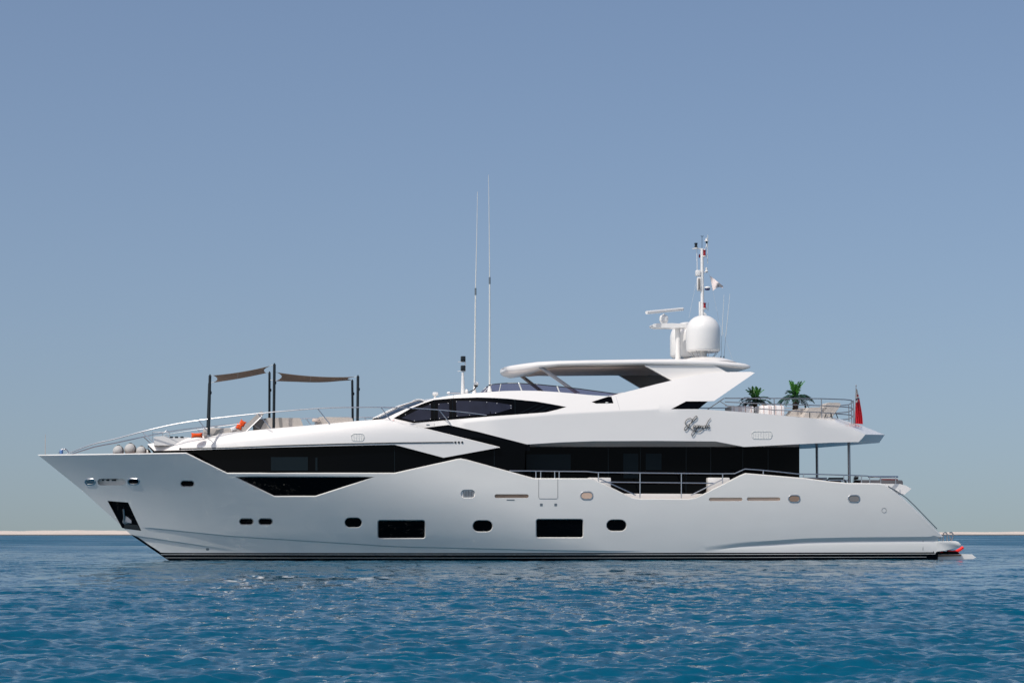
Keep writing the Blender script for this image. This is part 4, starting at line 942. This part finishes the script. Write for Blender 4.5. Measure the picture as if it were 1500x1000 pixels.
# ------------------------------------------------------------ things on the upper aft deck
zu = lambda px: P(px, interp(px, [p[0] for p in SLAB[4:]], [p[1] for p in SLAB[4:]]), -3.4)[2] + 0.02
def ufoot(px, v): p = P(px, 600, v); return np.array((p[0], v, zu(px)))
def palm(px, pyc, w, h, v, lab, seed, trunk):
    rs = random.Random(seed); o = ufoot(px, v); c_ = P(px, pyc, v)
    t = thing('potted_palm', lab, 'palm', o, 'artificial palms on the upper deck')
    b = MB(); n = 10; pts = [o + (c_ - o) * k / n for k in range(n + 1)]
    rows = []
    for k, p in enumerate(pts):
        rr = (0.14 if k % 2 else 0.115) * (1.0 if trunk else .9); rows.append([p + (rr * math.cos(a), rr * math.sin(a), 0) for a in np.linspace(0, 6.283, 12, endpoint=False)])
    b.loft(rows, True, 0, True); b.build('trunk', M['trunk'], t, o)
    b = MB(); b.lathe(o, [(.2, 0), (.26, .05), (.3, .22), (.27, .24)], 16); b.build('pot', M['dark'], t, o)
    R = w / 34.5 / 2; H = h / 34.5
    for nm, mt, cnt, e0, e1, ln in (('fronds', 'leafd', 17, -.25, .55, 1.0), ('young_fronds', 'leafl', 6, .75, 1.25, .82)):
        b = MB()
        for i in range(cnt):
            az = 6.283 * i / cnt + rs.uniform(-.25, .25); el = rs.uniform(e0, e1); Ls = R * ln * rs.uniform(.85, 1.1) * (1.0 if el < .6 else 1.1)
            d = np.array((math.cos(az), math.sin(az), 0)); sd = np.array((-math.sin(az), math.cos(az), 0)); sp_ = []; p = c_ + (0, 0, rs.uniform(-.08, .12)); e = el + .35
            for k in range(9):
                sp_.append(p); p = p + Ls / 8 * (d * math.cos(e) + np.array((0, 0, math.sin(e)))); e -= .17 if nm == 'fronds' else .07
            b.tube(sp_, .014, 4)
            for k in range(1, 9):
                wd = 0.26 * R * math.sin(.5 + 2.2 * k / 9) + .05; tg = sp_[k] - sp_[k - 1]; tg = tg / np.linalg.norm(tg)
                for sgn in (1, -1):
                    a = sp_[k]; tip = a + sd * sgn * wd * .8 + tg * wd * .75 + (0, 0, -wd * .35 * rs.uniform(.3, 1.3)); m_ = (a + tip) / 2 + tg * .06 + (0, 0, .02); m2 = (a + tip) / 2 - tg * .06 + (0, 0, .02)
                    b.add([a, m_, tip, m2], [(0, 1, 2, 3)])
        b.build(nm, M[mt], t, o, 0, fix=False)
palm(1165, 583, 54, 34, -1.5, 'taller artificial palm with a brown trunk beside the sun loungers', 3, True)
palm(1106, 589.5, 50, 24, -0.6, 'shorter artificial palm showing between two white covered seats', 8, False)
def covered(x0, x1, yt, v, lab):
    o = ufoot((x0 + x1) / 2, v); t = thing('covered_seat', lab, 'seat', o, 'white covered seats on the upper deck')
    a = P(x0, yt, v); c_ = P(x1, yt, v); b = MB(); b.box(np.array((a[0], v, o[2])), np.array((c_[0], v + 1.0, a[2])), .07); b.build('cover', M['white_fab'], t, o)
    for f in (.12, .34, .42, .62, .86):
        x = a[0] + (c_[0] - a[0]) * f; b = MB(); b.tube([(x, v - .012, o[2]), (x, v - .012, a[2] - .02), (x, v + .04, a[2] + .008), (x, v + .95, a[2] + .008)], .011, 5); b.build('strap', M['pink'], t, o)
covered(1071, 1105, 594.2, -2.4, 'forward one of two seats under strapped white covers on the upper deck')
covered(1114.5, 1149.5, 593.3, -2.4, 'aft one of two seats under strapped white covers, nearer the tall palm')
def lounger(x, s, v, lab):
    o = ufoot(x + 30 * s, v); t = thing('sun_lounger', lab, 'sun lounger', o, 'beige sun loungers on the upper deck')
    G = lambda a, c_: P(x + a * s, c_, v)
    b = MB(); b.extr([G(0, 612), G(9, 597), G(13, 596.4), G(27, 596.2), G(36, 596.6), G(22, 613)], .6); b.build('mattress', M['beige'], t, o)
    b = MB(); b.extr([G(20, 612), G(35, 590.6), G(39, 589.3), G(46, 589.8), G(47.5, 592), G(45, 597), G(33, 613)], .62); b.build('backrest', M['beige'], t, o)
    b = MB(); b.extr([P(x + a * s, c_, v + .02) for a, c_ in ((22, 612.5), (36, 600), (45, 593), (47.2, 592.6), (44.5, 598), (33, 613.3))], .58); b.build('backrest_frame', M['strap'], t, o)
    b = MB(); b.tube([G(40, 604), G(44, 614)], .02, 6); b.tube([G(34, 606), G(31, 614)], .02, 6); b.tube([G(10, 604), G(10, 614)], .02, 6); b.build('leg', M['dark'], t, o)
lounger(1176, 1.0, -2.6, 'aft beige sun lounger with raised back near the ensign')
lounger(1184, 1.0, -1.2, 'beige sun lounger with raised back just behind the nearer one')
b0 = ufoot(1170, -2.0); t = thing('folded_lounger', 'low beige lounger back showing behind the palm trunk', 'sun lounger', b0)
b = MB(); b.extr([P(x, y, -2.0) for x, y in ((1155, 610), (1162, 600), (1166, 599.2), (1180, 598.2), (1182.5, 599), (1175, 611))], .6); b.build('backrest', M['beige'], t, b0)
b = MB(); b.extr([P(x, y, -1.99) for x, y in ((1173, 611), (1181, 600), (1183.3, 600), (1177, 611))], .6); b.build('backrest_frame', M['strap'], t, b0)

# ensign
v = 0.0; o = P(1253, 622, v)
t = thing('ensign', 'red ensign hanging limp from a slim staff at the upper stern', 'flag', o)
b = MB(); b.tube([P(1252, 622, v), P(1254, 565, v)], .028, 8, r2=.018); b.ell(P(1254, 564.5, v), .03, .03, .04); b.build('flagstaff', M['steel'], t, o)
EL = [(1254.5, 569), (1253.8, 578), (1253, 587), (1252.3, 597), (1251.5, 606), (1252, 614), (1252.8, 620)]
ER = [(1255.6, 570), (1257.6, 578), (1259, 584), (1260.6, 593), (1262.2, 602), (1263.4, 611), (1264, 621)]
rows = []; N = 13
for (a, b_), (c_, d) in zip(spline(EL, 3), spline(ER, 3)):
    rows.append([P(a + (c_ - a) * j / (N - 1), b_ + (d - b_) * j / (N - 1), v + .07 * math.sin(j * 1.9 + .02 * b_) * min(1, j / 3)) for j in range(N)])
def emi(i, j):
    y = i / (len(rows) - 1)
    if y < .12: return 1
    if y < .20: return 0 if j > 4 else 1
    if y < .24: return 1
    if y < .31: return 2 if (i + j) % 5 else 1
    if y < .36: return 1 if j < 8 else 0
    if y < .40: return 0 if j % 4 else 2
    return 0
b = MB(); n = len(rows); vs = [p for r in rows for p in r]; fs = []; mi = []
for i in range(n - 1):
    for j in range(N - 1): fs.append((i * N + j, i * N + j + 1, (i + 1) * N + j + 1, (i + 1) * N + j)); mi.append(emi(i, j))
b.add(vs, fs, mi); fl = b.build('flag_cloth', [M['flagred'], M['white_fab'], M['navy']], t, o, 60)
# burgee
v = -.2; o = P(1039.5, 403, v); rows = []; N = 11
for k in range(N):
    s_ = k / (N - 1); a = np.array((1040 + s_ * 19.5, 403.7 + s_ * 15.5)); c_ = np.array((1044.3 + s_ * 14.5, 426 - s_ * 4 - 3 * math.sin(s_ * 3)))
    rows.append([P(*(a + (c_ - a) * j / 6), v + .09 * math.sin(s_ * 7 + j * .5)) for j in range(7)])
b = MB(); b.loft(rows); bu = b.build('burgee_flag', M['burgee'], None, o, 60, ('small pale pink flag flying from the mast halyard', 'flag'))
b = MB(); b.tube([r for r in (rows[3][1] , rows[5][4], rows[6][5])], .012, 5); b.build('flag_emblem', M['strap'], bu, o)

# ------------------------------------------------------------ aft main deck furniture
z0 = zd + .01
def mfoot(px, v): p = P(px, 710, v); return np.array((p[0], v, z0))
def deckchair(x, v, lab):
    o = mfoot(x + 12, v); t = thing('deck_chair', lab, 'chair', o, 'dark chairs on the aft main deck')
    b = MB(); b.tube([P(x, 712, v), P(x, 703, v), P(x + 3, 700.6, v), P(x + 24, 700.6, v), P(x + 28, 706, v), np.array((P(x + 29, 710, v)[0], v, z0))], .045, 8); b.build('frame', M['dark'], t, o)
    b = MB(); b.box(np.array((P(x + 3, 700, v)[0], v + .1, z0 + .3)), np.array((P(x + 27, 700, v)[0], v + .65, z0 + .45)), .05); b.build('seat', M['darkgrey'], t, o)
    b = MB(); b.box(P(x + 5, 712, v + .55), P(x + 20, 703.3, v + .7), .04); b.build('backrest', M['darkgrey'], t, o)
    for dx in (1, 27):
        q = P(x + dx, 700, v); b = MB(); b.tube([(q[0], v, z0), (q[0], v, z0 + .4)], .03, 6); b.build('leg', M['dark'], t, o)
deckchair(1211, -2.0, 'dark framed chair on the aft main deck between the two steel pillars')
o = mfoot(1254, -2.2); t = thing('potted_shrub', 'small dark potted shrub beside the aft pillar', 'plant', o)
b = MB(); rs = random.Random(5); c_ = P(1254, 702.5, -2.2)
for _ in range(260):
    d = np.array([rs.gauss(0, 1) for _ in range(3)]); d /= np.linalg.norm(d); p = c_ + d * rs.uniform(.05, .17); q = np.cross(d, (0, 0, 1)) * .04; b.add([p - q, p + d * .05, p + q, p - d * .03], [(0, 1, 2, 3)])
b.build('foliage', M['trunk'], t, o, 0, fix=False)
b = MB(); b.lathe((c_[0], c_[1], z0), [(.13, 0), (.17, .35), (.15, c_[2] - z0 - .1)], 14); b.build('pot', M['dark'], t, o)
o = mfoot(1285, -2.3); t = thing('aft_sofa', 'low grey sofa with dark red cushions along the stern rail', 'sofa', o)
b = MB(); b.box(P(1262, 712, -2.6), P(1311, 703.6, -1.6), .08); b.build('base', M['darkgrey'], t, o)
b = MB(); q = P(1262, 712, -2.6); q2 = P(1311, 703.6, -1.6)
b.box(P(1293, 704.2, -2.55), P(1301, 701.2, -2.1), .05); b.box(P(1302, 704.2, -2.55), P(1310.5, 701.4, -2.1), .05); b.build('cushion', M['wine'], t, o)
b = MB()
for x in (1264, 1309):
    q = P(x, 712, -2.1); b.tube([(q[0], -2.1, z0), (q[0], -2.1, q[2] + .1)], .04, 6)
b.build('leg', M['dark'], t, o)
o = mfoot(1184, -1.8); t = thing('aft_table', 'low dark dining table seen over the bulwark beside the saloon', 'table', o)
b = MB(); b.box(P(1180, 701.6, -2.2), P(1196, 700.3, -.8), .02); b.build('table_top', M['steel'], t, o)
b = MB(); q = P(1188, 701, -1.5); b.tube([(q[0], -1.5, z0), (q[0], -1.5, q[2])], .06, 8); b.build('leg', M['dark'], t, o)

# ------------------------------------------------------------ setting: water, sand bar
def wave_field(x, y, lod):
    """sum of travelling ripples; lod = local mesh spacing, waves shorter than that fade"""
    h = np.zeros_like(x)
    r = np.random.default_rng(5)
    for i in range(150):
        lam = 0.14 * (9 / 0.14) ** (r.random() ** 1.5); th = math.radians(90 + r.normal(0, 32) + 8); k = 2 * math.pi / lam
        amp = 0.0102 * lam / (1 + (lam / 0.6) ** 1.25); ph = r.random() * 6.28
        kx, ky = k * math.cos(th), k * math.sin(th)
        w_ = np.clip((lam / lod - 2.0) / 2.0, 0, 1)
        # wandering phase breaks up long straight crests
        q = kx * x + ky * y + ph + 0.8 * np.sin(0.31 * k * (x * math.cos(th + 1.3) + y * math.sin(th + 1.3)) + ph * 2)
        h += amp * w_ * (np.sin(q) + 0.22 * np.sin(2 * q + 1.2))
    return h
th = np.concatenate([np.linspace(-180, -20, 60, endpoint=False), np.linspace(-20, 20, 721), np.linspace(20, 180, 60)[1:]])
th = np.radians(90 - th[:-1])
rr = [2.0]
while rr[-1] < 9: rr.append(rr[-1] * 1.05)
while rr[-1] < 40: rr.append(rr[-1] * 1.0028)
while rr[-1] < 140: rr.append(rr[-1] * 1.0045)
while rr[-1] < 9000: rr.append(rr[-1] * 1.04)
rr = np.array(rr); R2, T2 = np.meshgrid(rr, th, indexing='ij')
X2, Y2 = R2 * np.cos(T2), R2 * np.sin(T2)
front = (np.abs(np.degrees(T2) - 90) < 19.9)
lod = np.where(front, np.where(R2 < 40, R2 * 0.0028, R2 * 0.0045), R2 * 0.05); lod = np.maximum(lod, 0.02)
Z2 = wave_field(X2, Y2, lod) * np.clip((400 - R2) / 250, 0, 1)
nT = len(th); nR = len(rr)
verts = np.stack([X2.ravel(), Y2.ravel(), Z2.ravel()], 1); verts = np.vstack([verts, [[0, 0, 0]]])
ii, jj = np.meshgrid(np.arange(nR - 1), np.arange(nT), indexing='ij'); a = ii * nT + jj; b_ = ii * nT + (jj + 1) % nT
quads = np.stack([a, a + nT, b_ + nT, b_], -1).reshape(-1, 4)
me = bpy.data.meshes.new('sea'); tri = np.stack([np.full(nT, len(verts) - 1), np.arange(nT), (np.arange(nT) + 1) % nT], 1)
me.vertices.add(len(verts)); me.vertices.foreach_set('co', verts.astype(np.float32).ravel())
loops = np.concatenate([quads.ravel(), tri.ravel()]); me.loops.add(len(loops)); me.loops.foreach_set('vertex_index', loops.astype(np.int32))
st = np.concatenate([np.arange(len(quads)) * 4, len(quads) * 4 + np.arange(len(tri)) * 3]); me.polygons.add(len(st)); me.polygons.foreach_set('loop_start', st.astype(np.int32))
me.polygons.foreach_set('use_smooth', np.ones(len(st), bool)); me.update(calc_edges=True); me.validate()
sea = bpy.data.objects.new('water', me); COL.objects.link(sea); tag(sea, 'rippled deep blue sea', kind='structure')
m = bpy.data.materials.new('sea_water'); m.use_nodes = True; n = m.node_tree.nodes; l = m.node_tree.links; p = n['Principled BSDF']
p.inputs['Base Color'].default_value = (0.0005, 0.067, 0.122, 1); p.inputs['Roughness'].default_value = 0.09; p.inputs['IOR'].default_value = 1.333; p.inputs['Specular IOR Level'].default_value = 0.36
tc = n.new('ShaderNodeTexCoord'); hs = None
# unresolved ripples: slopes drawn at several wavelengths straight into the normal
for scl, amp, st_ in ((0.07, 0.20, (0.3, 1.0, 1)), (0.35, 0.45, (0.25, 1.0, 1)), (1.4, 0.70, (0.25, 1.0, 1)), (4.5, 0.95, (0.45, 1.0, 1)), (14.0, 1.05, (0.5, 1, 1))):
    mp = n.new('ShaderNodeMapping'); mp.inputs['Scale'].default_value = st_; l.new(tc.outputs['Object'], mp.inputs[0])
    nz = n.new('ShaderNodeTexNoise'); nz.inputs['Scale'].default_value = scl; nz.inputs['Detail'].default_value = 2; nz.inputs['Distortion'].default_value = 0.5; l.new(mp.outputs[0], nz.inputs['Vector'])
    sb = n.new('ShaderNodeVectorMath'); sb.operation = 'SUBTRACT'; sb.inputs[1].default_value = (.5, .5, .5); l.new(nz.outputs['Color'], sb.inputs[0])
    mu = n.new('ShaderNodeVectorMath'); mu.operation = 'MULTIPLY'; mu.inputs[1].default_value = (amp * .7, amp, 0); l.new(sb.outputs[0], mu.inputs[0])
    if hs is None: hs = mu
    else:
        ad = n.new('ShaderNodeVectorMath'); ad.operation = 'ADD'; l.new(hs.outputs[0], ad.inputs[0]); l.new(mu.outputs[0], ad.inputs[1]); hs = ad
wp_ = n.new('ShaderNodeTexNoise'); wp_.inputs['Scale'].default_value = 0.045; wp_.inputs['Detail'].default_value = 3; l.new(tc.outputs['Object'], wp_.inputs['Vector'])   # wind patches
wr_ = n.new('ShaderNodeMapRange'); wr_.inputs['From Min'].default_value = .35; wr_.inputs['From Max'].default_value = .65; wr_.inputs['To Min'].default_value = .55; wr_.inputs['To Max'].default_value = 1.35; l.new(wp_.outputs['Fac'], wr_.inputs['Value'])
wv_ = n.new('ShaderNodeVectorMath'); wv_.operation = 'SCALE'; l.new(hs.outputs[0], wv_.inputs[0]); l.new(wr_.outputs[0], wv_.inputs['Scale']); hs = wv_
# open water beyond the lee of the yacht carries more unresolved wind ripple
sy_ = n.new('ShaderNodeSeparateXYZ'); l.new(tc.outputs['Object'], sy_.inputs[0]); rf_ = n.new('ShaderNodeMapRange'); rf_.interpolation_type = 'SMOOTHSTEP'
rf_.inputs['From Min'].default_value = 45; rf_.inputs['From Max'].default_value = 220; rf_.inputs['To Min'].default_value = 0.075; rf_.inputs['To Max'].default_value = 0.34
l.new(sy_.outputs['Y'], rf_.inputs['Value']); rm_ = n.new('ShaderNodeMath'); rm_.operation = 'MULTIPLY'; l.new(rf_.outputs[0], rm_.inputs[0]); l.new(wr_.outputs[0], rm_.inputs[1]); l.new(rm_.outputs[0], p.inputs['Roughness'])
ge = n.new('ShaderNodeNewGeometry'); ad = n.new('ShaderNodeVectorMath'); ad.operation = 'ADD'; l.new(ge.outputs['Normal'], ad.inputs[0]); l.new(hs.outputs[0], ad.inputs[1])
nm_ = n.new('ShaderNodeVectorMath'); nm_.operation = 'NORMALIZE'; l.new(ad.outputs[0], nm_.inputs[0]); l.new(nm_.outputs[0], p.inputs['Normal'])
me.materials.append(m)

# sand bar on the horizon
r = np.random.default_rng(3); nx = 1500; xs = np.linspace(-1300, 1300, nx); prof = [(0, -0.4), (3, 0.22), (9, .6), (20, 1.15), (34, 1.6), (60, 1.75), (90, .8), (110, -.4)]
def n1(x, s):
    g = r.random(4000); t = (x / s + 1000); i = np.floor(t).astype(int) % 3998; f = t - np.floor(t); f = f * f * (3 - 2 * f); return g[i] * (1 - f) + g[i + 1] * f
hN = (.50 + .36 * (xs < 40)) * 1.0 + .22 * n1(xs, 60) + .22 * n1(xs, 13) + .13 * n1(xs, 4); rows = []
for d, z in prof:
    rows.append([(x, 800 + d + 8 * math.sin(x / 120), z * (h if z > 0 else 1) * (1 + (.5 if d < 5 else 0) * q)) for x, h, q in zip(xs, hN, n1(xs, 3.5))])
b = MB(); b.loft(rows)
M['sand'] = mat('pale_sand', (0.58, 0.50, 0.43), 0.95, var=0.2, scale=0.12, stretch=(1, 1, 3))
nt = M['sand'].node_tree
g = nt.nodes.new('ShaderNodeNewGeometry'); sx = nt.nodes.new('ShaderNodeSeparateXYZ'); nt.links.new(g.outputs['Position'], sx.inputs[0])
mr = nt.nodes.new('ShaderNodeMapRange'); mr.inputs['From Min'].default_value = .22; mr.inputs['From Max'].default_value = .5; nt.links.new(sx.outputs['Z'], mr.inputs['Value'])
mx = nt.nodes.new('ShaderNodeMix'); mx.data_type = 'RGBA'; mx.inputs['A'].default_value = (.10, .085, .07, 1); nt.links.new(mr.outputs[0], mx.inputs['Factor'])
pr_ = nt.nodes['Principled BSDF']; src = pr_.inputs['Base Color'].links[0].from_socket; nt.links.new(src, mx.inputs['B']); nt.links.new(mx.outputs['Result'], pr_.inputs['Base Color'])
o_ = b.build('sand_bar', M['sand'], None); o_['kind'] = 'structure'; o_['label'] = 'low pale sand bar along the horizon'
